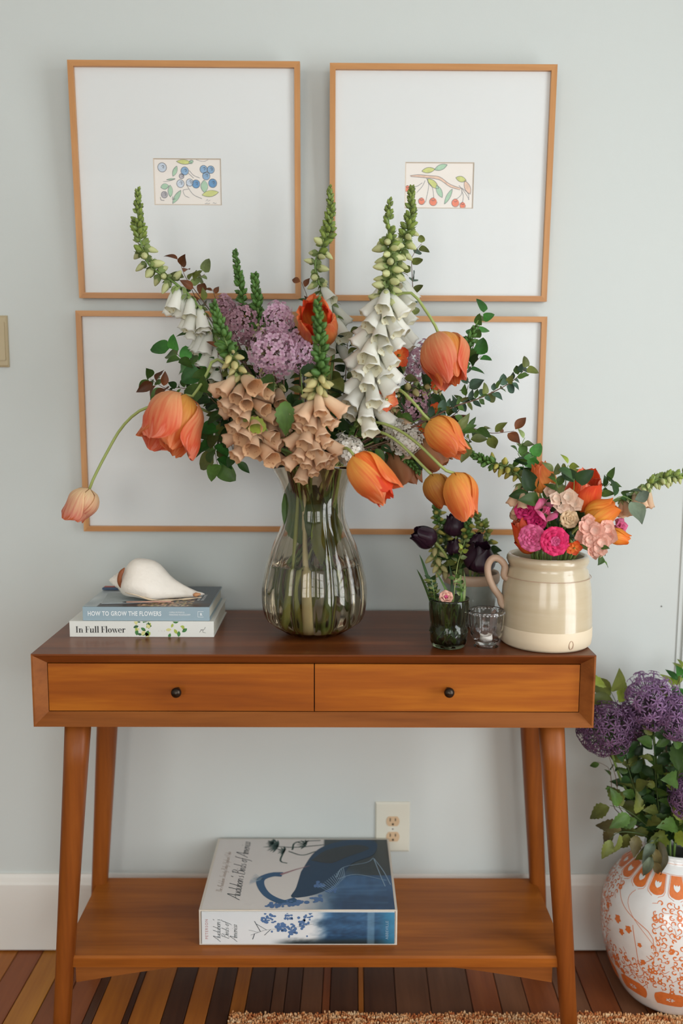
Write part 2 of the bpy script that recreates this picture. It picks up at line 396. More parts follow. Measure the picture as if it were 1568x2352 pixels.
fl = leg(179, 1671, 142, 2352, YF+.036, -.0); fr = leg(1266, 1673, 1306, 2352, YF+.036, -.0)
bl = leg(246, 1673, 230, 2015, YK-.045, .0); br = leg(1218, 1673, 1234, 2030, YK-.045, .0)
for a, b_ in ((fl, bl), (fr, br)):
    tb.add('side_rail', MB().box((a[0].x-.011, a[0].y+.02, H-AP-.022), (a[0].x+.011, b_[0].y-.02, H-AP-.0002)).me('side_rail', WL, False))
SZ = .2217; SW = .534
sv = MB(); c_ = .004
sv.add([(-SW, YF+.03, SZ-.024), (SW, YF+.03, SZ-.024), (SW, -.055, SZ-.024), (-SW, -.055, SZ-.024),
        (-SW, YF+.03, SZ-c_), (SW, YF+.03, SZ-c_), (SW, YF+.03+c_, SZ), (-SW, YF+.03+c_, SZ), (SW, -.055, SZ), (-SW, -.055, SZ)],
       [(3, 2, 1, 0), (0, 1, 5, 4), (4, 5, 6, 7), (7, 6, 8, 9), (3, 0, 4, 7, 9), (1, 2, 8, 6, 5), (2, 3, 9, 8)])
tb.add('shelf', sv.me('shelf', WH, False))
def bracket(sgn, y):
    xo, xi = sgn*(SW-.028), sgn*(.245); zt = SZ-.0242; pts = [(xo, zt), (xo, zt-.040)]
    for i in range(1, 9):
        t = i/8; pts.append((xo+(xi-xo)*t, zt-.040*(1-t)**1.25-.0005))
    pts.append((xi, zt)); n = len(pts)
    V = [(x, y, z) for x, z in pts]+[(x, y+.018, z) for x, z in pts]
    F = [tuple(range(n)), tuple(range(2*n-1, n-1, -1))]+[(i, n+i, n+(i+1) % n, (i+1) % n) for i in range(n)]
    tb.add('bracket', mesh('bracket', V, F, WS, False))
for s_ in (-1, 1): bracket(s_, YF+.038); bracket(s_, -.085)
# ------------------------------------------------------------ picture frames
WP = wood('frame_cherry', 'a8703f', 'cf9a62', 'X', .4, seed=2); WPV = wood('frame_cherry_upright', 'a8703f', 'cf9a62', 'Z', .4, seed=4)
M_mat = plain('mat_board', 'dcdedd', .9); M_bev = plain('mat_bevel', 'cdbfae', .8)
M_paper = plain('cream_paper', 'ebe4dc', .9, var=.02, scale=30); M_pane = thin_glass('picture_glass', 'ffffff', .07)
M_slot = plain('near_black', '120d0a', .9)  # near-black of tulip stamens; also painted dark plates for the outlet openings
def frame_thing(label, xl, xr, zb, zt, tilt, art, yf=-.024):
    """built flat around its own origin (bottom centre, back face) and then leaned off the wall"""
    w_, h_ = xr-xl, zt-zb; t = T('picture_frame', label, 'picture', ((xl+xr)/2, -.002, zb), 'four light wood picture frames hung two by two')
    M = Matrix.Translation(((xl+xr)/2, -.003, zb)) @ Matrix.Rotation(tilt, 4, 'X')
    fw, dp = .0125, .022; hw = w_/2
    def rail(kind):
        sec = [(0, 0), (0, -dp), (fw, -dp), (fw, 0)]; V = []
        for e in (-1, 1):
            for t_, y in sec:
                if kind in 'TB': V.append((e*(hw-t_), y, (h_-t_) if kind == 'T' else t_))
                else: V.append(((-hw+t_) if kind == 'L' else (hw-t_), y, h_/2+e*(h_/2-t_)))
        F = [(i, (i+1) % 4, 4+(i+1) % 4, 4+i) for i in range(4)]+[(3, 2, 1, 0), (4, 5, 6, 7)]
        return mesh('frame_rail', V, F, WP if kind in 'TB' else WPV, False)
    for k in 'TBLR': t.add('rail', rail(k), M)
    e = .001; x0, x1, z0, z1 = -hw+fw-e, hw-fw+e, fw-e, h_-fw+e
    if art:
        ax0, ax1, az0, az1 = art[:4]; bw = .0022
        V = []; 
        for (a, b_, c1, d1, y) in ((x0, x1, z0, z1, -.0125), (ax0, ax1, az0, az1, -.0125), (ax0+bw, ax1-bw, az0+bw, az1-bw, -.0103)):
            V += [(a, y, c1), (b_, y, c1), (b_, y, d1), (a, y, d1)]
        F = [(i, (i+1) % 4, 4+(i+1) % 4, 4+i) for i in range(4)]+[(4+i, 4+(i+1) % 4, 8+(i+1) % 4, 8+i) for i in range(4)]
        t.add('mat_board', mesh('mat_board', V, F, [M_mat, M_bev], False, [0]*4+[1]*4), M)
        pr = t.add('print', MB().box((ax0-.004, -.010, az0-.004), (ax1+.004, -.0095, az1+.004)).me('print_sheet', M_paper, False), M)
        art[4](t, pr, M, ax0, ax1, az0, az1)
    else:
        t.add('mat_board', MB().box((x0, -.0125, z0), (x1, -.0105, z1)).me('mat_board', M_mat, False), M)
    t.add('backing', MB().box((x0, -.009, z0), (x1, -.001, z1)).me('frame_backing', plain('kraft_backing', '8b7355', .9), False), M)
    t.add('pane', MB().box((x0, -.0165, z0), (x1, -.0155, z1)).me('glass_pane', M_pane, False), M)
    return t
def flat(P, y):                     # filled polygon drawn on paper
    return [(x, y, z) for x, z in P], [tuple(range(len(P)))]
def ribbon2(P, wd, y, closed=False):
    P = [Vector((p[0], p[1])) for p in P]; n = len(P); V, F = [], []
    for i in range(n):
        a = P[(i-1) % n] if closed else P[max(i-1, 0)]; b = P[(i+1) % n] if closed else P[min(i+1, n-1)]
        d = (b-a); d = d.normalized() if d.length > 0 else Vector((1, 0)); q = Vector((-d.y, d.x))
        ww = wd(i/(n-1), d) if callable(wd) else wd
        V += [(*(P[i]+q*ww/2), ), (*(P[i]-q*ww/2), )]
    V = [(v[0], y, v[1]) for v in V]
    for i in range(n if closed else n-1): j = (i+1) % n; F.append((2*i, 2*i+1, 2*j+1, 2*j))
    return V, F
def smooth2(P, n=14):
    return [(v.x, v.y) for v in resample([Vector((p[0], p[1], 0)) for p in P], n)]
WC = {k: plain('watercolour_'+k, c, .9, var=.25, scale=120) for k, c in dict(blue='8fb0cf', pale='c6d0dc', green='aecdb2', yellow='ccd089', grey='b8b4b8', red='e88a70', deep='6b98c2', tan='e3c4b0').items()}
M_ink = plain('ink_line', '5d6068', .9)
def shape_set(t, pr, M, fills, lines, ox, oz, s):
    for i, (k, P) in enumerate(fills):
        V, F = flat([(ox+x*s, oz-z*s) for x, z in P], -.01008-.00001*(i % 5)); F = [tuple(reversed(F[0]))] if False else F
        t.add('colour_wash', mesh('colour_wash', V, F, WC[k], False), M, parent=pr)
    b = MB()
    for P, wd in lines:
        V, F = ribbon2([(ox+x*s, oz-z*s) for x, z in P], wd*s, -.01016); b.add(V, F)
    t.add('ink_drawing', b.me('ink_drawing', M_ink, False), M, parent=pr)
def leaf2(x0, y0, x1, y1, w_, n=7):
    d = Vector((x1-x0, y1-y0)); q = Vector((-d.y, d.x)).normalized()*w_; A, B = [], []
    for i in range(n+1):
        t = i/n; p = Vector((x0, y0))+d*t; o = math.sin(PI*t)**.8; A.append(p+q*o); B.append(p-q*o)
    return [(v.x, v.y) for v in A+B[::-1][1:-1]]
def circ(x, y, r, r2=None, n=14): return [(x+r*math.cos(2*PI*k/n), y+(r2 or r)*math.sin(2*PI*k/n)) for k in range(n)]
# drawings measured in eighths of a photograph pixel from their zoomed crops
def art_blue(t, pr, M, ax0, ax1, az0, az1):
    s = (ax1-ax0)/1235; ox, oz = ax0-170*s, az1+190*s; F, Ln = [], []
    for (x, y, r, k) in ((325, 345, 78, 'pale'), (735, 405, 68, 'blue'), (675, 495, 42, 'grey'), (650, 625, 66, 'pale'), (820, 605, 62, 'pale'), (935, 630, 70, 'deep'), (1080, 375, 66, 'blue'), (1210, 380, 64, 'blue'), (1125, 490, 66, 'blue'), (1240, 615, 74, 'deep'), (350, 820, 55, 'grey')):
        F.append((k, circ(x, y, r))); c = circ(x+4, y, r+3); Ln.append((c+[c[0]], 9))
        Ln.append(([(x+20, y-30), (x+40, y-8), (x+12, y+2), (x+34, y+16)], 11)); Ln.append(([(x-8, y-18), (x+10, y-34), (x+34, y-30)], 9))
    for (a, b, c, d, w_, k) in ((600, 320, 520, 500, 38, 'green'), (590, 240, 870, 260, 40, 'yellow'), (290, 690, 440, 660, 50, 'green'), (465, 650, 465, 860, 44, 'green'), (660, 740, 500, 975, 42, 'green'), (1090, 560, 1090, 780, 66, 'green'), (1040, 820, 1350, 770, 56, 'yellow'), (900, 230, 820, 270, 30, 'green'), (400, 560, 560, 540, 14, 'green')):
        P = leaf2(a, b, c, d, w_); F.append((k, P)); Ln.append((P[:8], 8)); Ln.append((P[7:]+[P[0]], 5))
    Ln += [(smooth2([(820, 395), (900, 480), (1010, 525)]), 8), (smooth2([(760, 640), (880, 810), (1040, 885)]), 8), (smooth2([(800, 440), (900, 530)]), 8), (smooth2([(340, 590), (440, 585), (560, 545)]), 6),
           (smooth2([(800, 720), (700, 740), (730, 830), (810, 870)]), 7), (smooth2([(280, 860), (290, 910), (350, 920)]), 9), (smooth2([(510, 850), (500, 900), (550, 890)]), 9), (smooth2([(950, 210), (1080, 240), (1170, 210)]), 5),
           (smooth2([(1090, 965), (1110, 975), (1130, 960), (1150, 975), (1185, 962)]), 6), (smooth2([(1240, 965), (1260, 955), (1280, 970), (1305, 958)]), 6), (smooth2([(1110, 930), (1140, 895), (1150, 930), (1200, 905)]), 4)]
    shape_set(t, pr, M, F, Ln, ox, oz, s)
def art_cherry(t, pr, M, ax0, ax1, az0, az1):
    s = (ax1-ax0)/1220; ox, oz = ax0-160*s, az1+175*s; F, Ln = [], []
    br = smooth2([(250, 400), (400, 385), (620, 400), (780, 420), (960, 540), (1160, 610)], 16)
    lo_ = smooth2([(260, 415), (450, 430), (640, 445), (790, 475), (960, 585), (1140, 635)], 16)
    F.append(('tan', br+lo_[::-1])); Ln += [(br, 7), (lo_, 7)]
    for (x, y, r) in ((212, 620, 52), (462, 830, 56), (668, 838, 66), (1065, 855, 66), (1195, 895, 50)):
        F.append(('red', circ(x, y, r))); c = circ(x+3, y+2, r+3); Ln.append((c[:12], 8)); Ln.append((smooth2([(x-30, y-r*.55), (x, y-r*.2), (x+35, y-r*.6)], 6), 8))
    for (a, b, c, d, w_, k) in ((455, 325, 690, 290, 46, 'yellow'), (680, 300, 905, 215, 46, 'green'), (560, 450, 760, 620, 52, 'yellow'), (720, 560, 830, 770, 46, 'green'), (1005, 620, 870, 880, 36, 'green'), (1060, 430, 1250, 480, 48, 'yellow'), (1220, 480, 1325, 710, 50, 'tan')):
        P = leaf2(a, b, c, d, w_); F.append((k, P)); Ln.append((P[:8], 7)); Ln.append((P[7:]+[P[0]], 7))
    for P in ([(520, 480), (470, 580), (370, 690)], [(540, 440), (585, 560), (535, 850)], [(560, 500), (650, 600), (680, 770)], [(470, 520), (370, 580), (240, 580)], [(1170, 620), (1170, 710), (1080, 800)], [(1170, 640), (1205, 740), (1190, 850)], [(1120, 560), (1230, 680), (1310, 800)], [(1170, 600), (1290, 700), (1300, 810)], [(480, 960), (505, 966), (530, 958)]):
        Ln.append((smooth2(P), 7))
    shape_set(t, pr, M, F, Ln, ox, oz, s)
def fr_px(tl, tr, bl_, br_, yt, yb, label, tilt, art=None):
    a, b, c, d = at(*tl, yt), at(*tr, yt), at(*bl_, yb), at(*br_, yb)
    xl, xr, zb, zt = (a.x+c.x)/2, (b.x+d.x)/2, (c.z+d.z)/2, (a.z+b.z)/2
    A = None
    if art:
        ya = (yt+yb)/2+.012; p, q = at(art[0], art[1], ya), at(art[2], art[3], ya); xm = (xl+xr)/2
        A = (p.x-xm, q.x-xm, q.z-zb, p.z-zb, art[4])
    frame_thing(label, xl, xr, zb, zt, tilt, A)
fr_px((155, 138), (688, 134), (180, 684), (691, 684), -.058, -.027, 'light wood picture frame, upper left of four, small print of blueberries and leaves', .066, (352, 363, 509, 470, art_blue))
fr_px((747, 143), (1279, 145), (766, 690), (1257, 690), -.052, -.027, 'light wood picture frame, upper right of four, small print of a cherry twig', .055, (930, 372, 1086, 478, art_cherry))
fr_px((172, 715), (686, 713), (193, 1221), (690, 1221), -.034, -.026, 'light wood picture frame, lower left of four, plain white mat behind the bouquet', .018)
fr_px((757, 724), (1257, 727), (752, 1228), (1238, 1228), -.034, -.026, 'light wood picture frame, lower right of four, plain white mat behind the orange tulips', .018)
# ------------------------------------------------------------ outlet, switch, nail
def outlet():
    a, b = at(862, 1843, -.006), at(940, 1957, -.006); cx_, cz = (a.x+b.x)/2, (a.z+b.z)/2; w_, h_ = (b.x-a.x)/2, (a.z-b.z)/2
    t = T('electrical_outlet', 'cream wall outlet plate with two beige sockets, just above the large bird book', 'outlet', (cx_, 0, cz))
    mp = plain('plate_cream', 'dcdacb', .4); V = []
    for k, y in ((1, 0), (1, -.003), (.93, -.006)):
        V += [(cx_-w_*k, y, cz-h_*k), (cx_+w_*k, y, cz-h_*k), (cx_+w_*k, y, cz+h_*k), (cx_-w_*k, y, cz+h_*k)]
    t.add('plate', mesh('outlet_plate', V, [(i+j*4, (i+1) % 4+j*4, (i+1) % 4+4+j*4, i+4+j*4) for j in (0, 1) for i in range(4)]+[(8, 9, 10, 11)], mp, False))
    for py in (1886, 1921.5):
        c = at(902, py, -.006); r = .0165; P = []
        for k in range(28):
            an = 2*PI*k/28; P.append((c.x+r*math.cos(an), max(-.0125, min(.0125, r*math.sin(an)))+c.z))
        n = len(P); V = [(x, -.006, z) for x, z in P]+[(x, -.0075, z) for x, z in P]
        so = t.add('socket', mesh('socket', V, [tuple(range(n, 2*n))]+[(i, (i+1) % n, n+(i+1) % n, n+i) for i in range(n)], plain('socket_beige', 'd2b592', .4), False))
        for dx, hh in ((-.0068, .0042), (.0062, .0036)):
            t.add('slot', MB().box((c.x+dx-.0012, -.0077, c.z+.0045-hh), (c.x+dx+.0012, -.0070, c.z+.0045+hh)).me('slot', M_slot, False), parent=so)
        t.add('ground_hole', MB().lathe([(.0001, 0), (.0026, 0), (.0026, .001), (.0001, .001)], 12).me('hole', M_slot), frame((c.x, -.0070, c.z-.0075), (0, -1, 0)), parent=so)
    c = at(902, 1904, -.006)
    t.add('screw', MB().lathe([(.0001, 0), (.0022, 0), (.0018, .0008), (.0001, .001)], 12).me('screw', plain('screw_metal', '9a9c98', .3, metal=.8)), frame((c.x, -.006, c.z), (0, -1, 0)))
outlet()
def switch():
    a, b = at(-52, 724, -.008), at(20, 843, -.008); mp = plain('switch_beige', 'b5a583', .4); cx_, cz = (a.x+b.x)/2, (a.z+b.z)/2; w_, h_ = (b.x-a.x)/2, (a.z-b.z)/2
    t = T('light_switch', 'beige light switch plate at the left edge of the picture', 'switch', (cx_, 0, cz))
    V = []
    for k, y in ((1, 0), (1, -.005), (.93, -.008)): V += [(cx_-w_*k, y, cz-h_*k), (cx_+w_*k, y, cz-h_*k), (cx_+w_*k, y, cz+h_*k), (cx_-w_*k, y, cz+h_*k)]
    t.add('plate', mesh('switch_plate', V, [(i+j*4, (i+1) % 4+j*4, (i+1) % 4+4+j*4, i+4+j*4) for j in (0, 1) for i in range(4)]+[(8, 9, 10, 11)], mp, False))
    r = at(12, 783, -.008).x
    t.add('rocker', MB().box((2*cx_-r, -.0115, cz-h_*.74), (r, -.008, cz+h_*.74)).me('rocker', mp, False))
switch()
nl = at(1519, 1393, -.002)
single('nail', MB().lathe([(.0001, 0), (.0018, 0), (.0018, .002), (.0001, .0022)], 10).xf(frame((nl.x, 0, nl.z), (0, -1, 0))).me('nail', plain('nail_grey', '77756f', .5)), 'tiny dark nail in the bare wall right of the crock', 'nail')
# ------------------------------------------------------------ flower parts (each a prototype mesh shared by its copies)
def ss(a, b, x):
    t = max(0, min(1, (x-a)/(b-a))); return t*t*(3-2*t)
def petal(name, mt, w_=.5, l=1, cup=.25, curl=.2, ruf=.05, seed=0, nu=6, nv=7, tipw=.5, notch=0):
    """grows along +Z from the origin, outside of the cup faces -Y; unit length"""
    V, F, UV = [], [], []
    for j in range(nv+1):
        v = j/nv; ww = w_*(math.sin(PI*min(1, v**.75*(1-tipw*.35)+.02))**.6)*(1-ss(.82, 1.02, v)*.75)+.02
        for i in range(nu+1):
            u = 2*i/nu-1; x = u*ww; nz = noise.noise(Vector((u*2+seed*7.3, v*3, seed)))
            y = -cup*math.sin(PI*v*.85)*1.0 + cup*.9*u*u*ww/w_ + curl*v*v + ruf*nz*(v+.2)
            z = l*v*(1-.06*u*u) + ruf*.6*noise.noise(Vector((u*3, v*2+5, seed+3)))*v
            if notch and j == nv: z -= notch*(1-abs(u))
            V.append((x, y, z)); UV.append(((u+1)/2, v))
    F = [(j*(nu+1)+i, j*(nu+1)+i+1, (j+1)*(nu+1)+i+1, (j+1)*(nu+1)+i) for j in range(nv) for i in range(nu)]
    return mesh(name, V, F, mt, True, None, UV)
def leafm(name, mt, w_=.28, fold=.12, bend=.25, n=7, wav=.0, shape=.8, serr=0, seed=0, tip=1.0):
    """grows along +Z, unit length, upper face +Y"""
    V, F, UV = [], [], []
    for j in range(n+1):
        v = j/n; ww = w_*(math.sin(PI*v**shape)**tip)+.004
        if serr: ww *= 1+serr*(1 if j % 2 else -1)
        for i in range(5):
            u = (i-2)/2; x = u*ww; y = -bend*v*v*.9 + fold*abs(u)*ww/w_ + wav*math.sin(v*9+u*2+seed)*abs(u); z = v*(1-.15*bend*v)
            V.append((x, y, z)); UV.append(((u+1)/2, v))
    F = [(j*5+i, j*5+i+1, (j+1)*5+i+1, (j+1)*5+i) for j in range(n) for i in range(4)]
    return mesh(name, V, F, mt, True, None, UV)
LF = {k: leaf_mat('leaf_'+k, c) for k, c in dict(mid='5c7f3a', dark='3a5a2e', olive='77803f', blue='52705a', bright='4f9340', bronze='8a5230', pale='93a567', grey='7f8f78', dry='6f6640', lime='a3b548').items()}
LEAF = {}
for k in LF:
    LEAF[k] = [leafm('leaf', LF[k], .27, .10, .3, seed=1), leafm('leaf', LF[k], .33, .14, .15, wav=.03, seed=2), leafm('leaf', LF[k], .22, .08, .5, seed=3)]
ROUND = {k: [leafm('leaf', LF[k], .42, .12, .15, shape=.62, tip=.55), leafm('leaf', LF[k], .36, .10, .3, shape=.6, tip=.6)] for k in ('mid', 'bright', 'blue', 'dark', 'olive', 'pale', 'grey')}
BLADE = {k: leafm('leaf', LF[k], .055, .02, .35, n=9, shape=.55, tip=.5) for k in ('mid', 'dark', 'pale', 'blue')}
BROAD = {k: leafm('leaf', LF[k], .20, .10, .35, n=10, wav=.05, shape=.7, serr=.0) for k in ('mid', 'dark', 'grey', 'dry', 'lime', 'olive')}
SERR = {k: leafm('leaf', LF[k], .27, .10, .35, n=12, wav=.02, shape=.75, serr=.10) for k in ('mid', 'dark', 'lime', 'dry', 'olive')}
ST = {k: plain('stem_'+k, c, .5, var=.15, scale=60) for k, c in dict(green='6f8a45', pale='9aa860', dark='43572d', brown='5f4432', white='d7d2ae', red='7d5a3c').items()}
def ellip(name, mats, L_=1, R_=.35, calyx=True, nb=8, tipr=.25, lip=0, cup=.35):
    """a closed bud along +Z, unit length, with its green calyx as second material"""
    b = MB(); prof = []
    for i in range(8):
        v = i/7; prof.append((R_*math.sin(PI*(.06+.90*v))**.7*(1-(1-tipr)*.35*v)+.002, v*L_))
    prof[0] = (.06, 0); prof.append((.001, L_*1.01)); b.lathe(prof, nb)
    if calyx:
        for k in range(5):
            a = 2*PI*k/5; V = []; c, s = math.cos(a), math.sin(a)
            for (t, w_, r) in ((0, .10, .08), (cup*.5, .20, R_*.85), (cup, .12, R_*1.12), (cup*1.3, .005, R_*1.15)):
                for e in (-1, 1): V.append((c*r - s*w_*e, s*r + c*w_*e, t))
            b.add(V, [(0, 1, 3, 2), (2, 3, 5, 4), (4, 5, 7, 6)], 1)
    return b.me(name, mats)
def bellm(name, mats, R_=.28, flare=1.35, seed=0, calyx=True, n=12):
    """foxglove bell along +Z, unit length, open lobed mouth, speckled throat, calyx"""
    b = MB(); V, F, UV = [], [], []; out = [(.05, 0), (.16, .05), (.62, .2), (.82, .4), (.95, .62), (1.02, .8), (1.12, .92), (flare, 1.0)]
    inn = [(flare*.96, .985), (.98, .88), (.8, .6), (.55, .3), (.05, .15)]
    prof = out+inn
    for i, (r, z) in enumerate(prof):
        for k in range(n):
            a = 2*PI*k/n; lip = ss(.85, 1, z); lobe = lip*(.10*math.cos(a*5)+.16*max(0, math.cos(a))); rr = r*R_*(1+lobe*.6)*(1+.05*noise.noise(Vector((a, z*3, seed))))
            bend = .10*z*z
            V.append((rr*math.cos(a)+bend*.5, rr*math.sin(a), z*(1+0)+lobe*.35)); UV.append((k/n, z))
    nP = len(prof); no = len(out)
    F = [(i*n+k, i*n+(k+1) % n, (i+1)*n+(k+1) % n, (i+1)*n+k) for i in range(nP-1) for k in range(n)]
    mi = [0 if i < no-1 else 2 for i in range(nP-1) for k in range(n)]
    b.V = [Vector(v) for v in V]; b.F = F; b.MI = mi; b.UV = UV
    if calyx:
        for k in range(5):
            a = 2*PI*k/5; Vv = []; c, s = math.cos(a), math.sin(a)
            for (t, w_, r) in ((-.02, .03, .03), (.08, .08, .16), (.2, .06, .24), (.3, .005, .26)):
                for e in (-1, 1): Vv.append((c*r - s*w_*e, s*r + c*w_*e, t))
            b.add(Vv, [(0, 1, 3, 2), (2, 3, 5, 4), (4, 5, 7, 6)], 1)
    return b.me(name, mats)
def throat(name, c1, c2, spots):
    mt, nt, N, L, b = nm(name); uv = N.new('ShaderNodeUVMap'); uv.uv_map = 'UVMap'; mp = N.new('ShaderNodeMapping'); mp.inputs['Scale'].default_value = (7, 9, 1)
    vo = N.new('ShaderNodeTexVoronoi'); vo.inputs['Scale'].default_value = 1.6; L.new(uv.outputs[0], mp.inputs[0]); L.new(mp.outputs[0], vo.inputs['Vector'])
    cr = N.new('ShaderNodeValToRGB'); E = cr.color_ramp.elements; E[0].position = .16; E[0].color = lin(spots); E[1].position = .3; E[1].color = lin(c1)
    L.new(vo.outputs['Distance'], cr.inputs[0]); L.new(cr.outputs[0], b.inputs['Base Color']); b.inputs['Roughness'].default_value = .6
    tr = N.new('ShaderNodeBsdfTranslucent'); L.new(cr.outputs[0], tr.inputs[0]); mx = N.new('ShaderNodeMixShader'); mx.inputs[0].default_value = .35
    L.new(b.outputs[0], mx.inputs[1]); L.new(tr.outputs[0], mx.inputs[2]); L.new(mx.outputs[0], N['Material Output'].inputs[0]); return mt
PM = {k: petal_mat('petal_'+k, *v[:2], **(v[2] if len(v) > 2 else {})) for k, v in dict(
    orange=('f2b052', 'e46c38', dict(streak=.5, edge='ee8f5c', sc_=(16, 1.6))), coral=('f3b27c', 'e5613f', dict(streak=.5, edge='ef8a6c', sc_=(16, 1.6))), peachpink=('f0d2a4', 'd98672', dict(streak=.5, edge='c9683f', sc_=(14, 1.6))),
    amber=('d09a46', 'bd6d34', dict(streak=.5, edge='a8562a', sc_=(16, 1.6))), shadedbrown=('b98a60', 'a86c48', dict(streak=.3)), redor=('f58a3a', 'dc4a28', dict(streak=.5, sc_=(14, 1.6))), bright=('f5b84c', 'ea7c2a', dict(streak=.5, sc_=(14, 1.6))),
    white=('eef0e4', 'f6f5ee', dict(streak=.1, trans=.35)), cream=('d6d9a0', 'eeeccb', dict(streak=.2, trans=.3)), creamy2=('c9cf92', 'e2dda6', dict(streak=.2)), peach=('f2dcb8', 'f0cdaa', dict(streak=.2, trans=.35)),
    peachbud=('cfc58a', 'dcc48e', dict(streak=.2)), green=('93a650', 'c0ca86', dict(streak=.3)), green2=('628a48', '8cab64', dict(streak=.3)), lilac=('d3a0bf', 'ecd0df', dict(streak=.3, trans=.4)), lilacdark=('b0808f', 'd0a9b6', dict(streak=.3, trans=.4)),
    lilacwhite=('e6e0d2', 'efece4', dict(streak=.2)), dark=('3d2130', '2c1826', dict(streak=.4, trans=.05, rough=.35)), magenta=('e0508f', 'd22d72', dict(streak=.3)), hotpink=('f0588c', 'e22f6c', dict(streak=.3)),
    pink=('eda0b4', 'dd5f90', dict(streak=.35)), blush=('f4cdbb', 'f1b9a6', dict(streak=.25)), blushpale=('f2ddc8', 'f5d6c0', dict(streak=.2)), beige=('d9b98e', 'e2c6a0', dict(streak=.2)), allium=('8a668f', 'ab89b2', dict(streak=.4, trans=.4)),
    alliumdark=('62465f', '7c5a7c', dict(streak=.4)), pinkbud=('f6c2bd', 'ec7f92', dict(streak=.3)), yellowbud=('b9b25a', 'd8cb86', dict(streak=.3))).items()}
TH = {'white': throat('throat_white', 'ece9d2', 0, 'c9b88a'), 'peach': throat('throat_peach', 'e0ba90', 0, 'b98560')}
BELL = {k: [bellm('bell', [PM[k], LF['pale'], TH[k]], R_=r, flare=f, seed=s) for s, (r, f) in enumerate(((.22, 1.25), (.21, 1.2), (.235, 1.32)))] for k in ('white', 'peach')}
BUD = {k: [ellip('bud', [PM[k], LF['pale']], R_=r, cup=c) for r, c in ((.30, .35), (.26, .3))] for k in ('cream', 'creamy2', 'peachbud', 'yellowbud', 'peach')}
GBUD = {k: [ellip('bud', [PM[k], LF['mid' if k == 'green2' else 'pale']], R_=.42, cup=.6, nb=7)] for k in ('green', 'green2')}
def floret(name, mt, np_=4, w_=.30, tube=.5, curl=.25, tube_mt=None):
    b = MB(); b.tube([(0, 0, 0), (0, 0, tube)], [.05, .07], 5, cap=False, mi=1)
    for k in range(np_):
        a = 2*PI*k/np_; c, s = math.cos(a), math.sin(a); V, UV = [], []
        for (r, h, ww) in ((.05, tube, .06), (.28, tube+.06, w_*.55), (.5, tube+.05-curl*.2, w_*.5), (.62, tube-curl*.3, .05)):
            for e in (-1, 0, 1): V.append((c*r-s*ww*e, s*r+c*ww*e, h+.05*abs(e))); UV.append(((e+1)/2, r*1.5))
        b.add(V, [(3*j+i, 3*j+i+1, 3*j+i+4, 3*j+i+3) for j in range(3) for i in range(2)], 0, UV)
    return b.me(name, [mt, tube_mt or mt])
FLOR = {k: floret('floret', PM[k], 4, w_=.46, curl=.1) for k in ('lilac', 'lilacdark', 'lilacwhite')}
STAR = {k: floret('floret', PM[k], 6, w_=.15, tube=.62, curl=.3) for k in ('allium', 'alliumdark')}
# ------------------------------------------------------------ the arrangement: where vase mouth and stems are
d_v = atz(722, 1474, H); RB = .070
VC = Vector((at(722, 1300, d_v.y+RB).x, d_v.y+RB, H))      # centre of the big vase's base
ZL = at(722, 1066, VC.y).z                                # its lip
RND = random.Random(11)
def tail_short(P):
    f = tail(P)
    return f if RND.random() < .28 else f[:-2]+[f[-3].lerp(f[-2], RND.uniform(.25, .7))]
def tail(P, R=None):
    """lead a stem from its lowest visible point through the vase neck down into the water"""
    a = Vector(P[-1]); an = math.atan2(a.y-VC.y, a.x-VC.x)+RND.uniform(-.5, .5); rr = RND.uniform(.008, .040)
    nk = VC+Vector((rr*math.cos(an), rr*math.sin(an), (ZL-H)*.74)); an2 = an+PI+RND.uniform(-.8, .8); rb = RND.uniform(.02, .085)
    lipp = VC+Vector((min(.06, (a-VC).xy.length)*math.cos(an), min(.06, (a-VC).xy.length)*math.sin(an), ZL-H+.005))
    out = list(P)
    if (a-lipp).length > .05: out.append(lipp)
    md = VC+Vector((rb*.9*math.cos(an2), rb*.9*math.sin(an2), .13)); bt = VC+Vector((rb*.6*math.cos(an2), rb*.6*math.sin(an2), .018))
    return out+[nk, md, bt]
def W3(L_): return [at(*p) for p in L_]
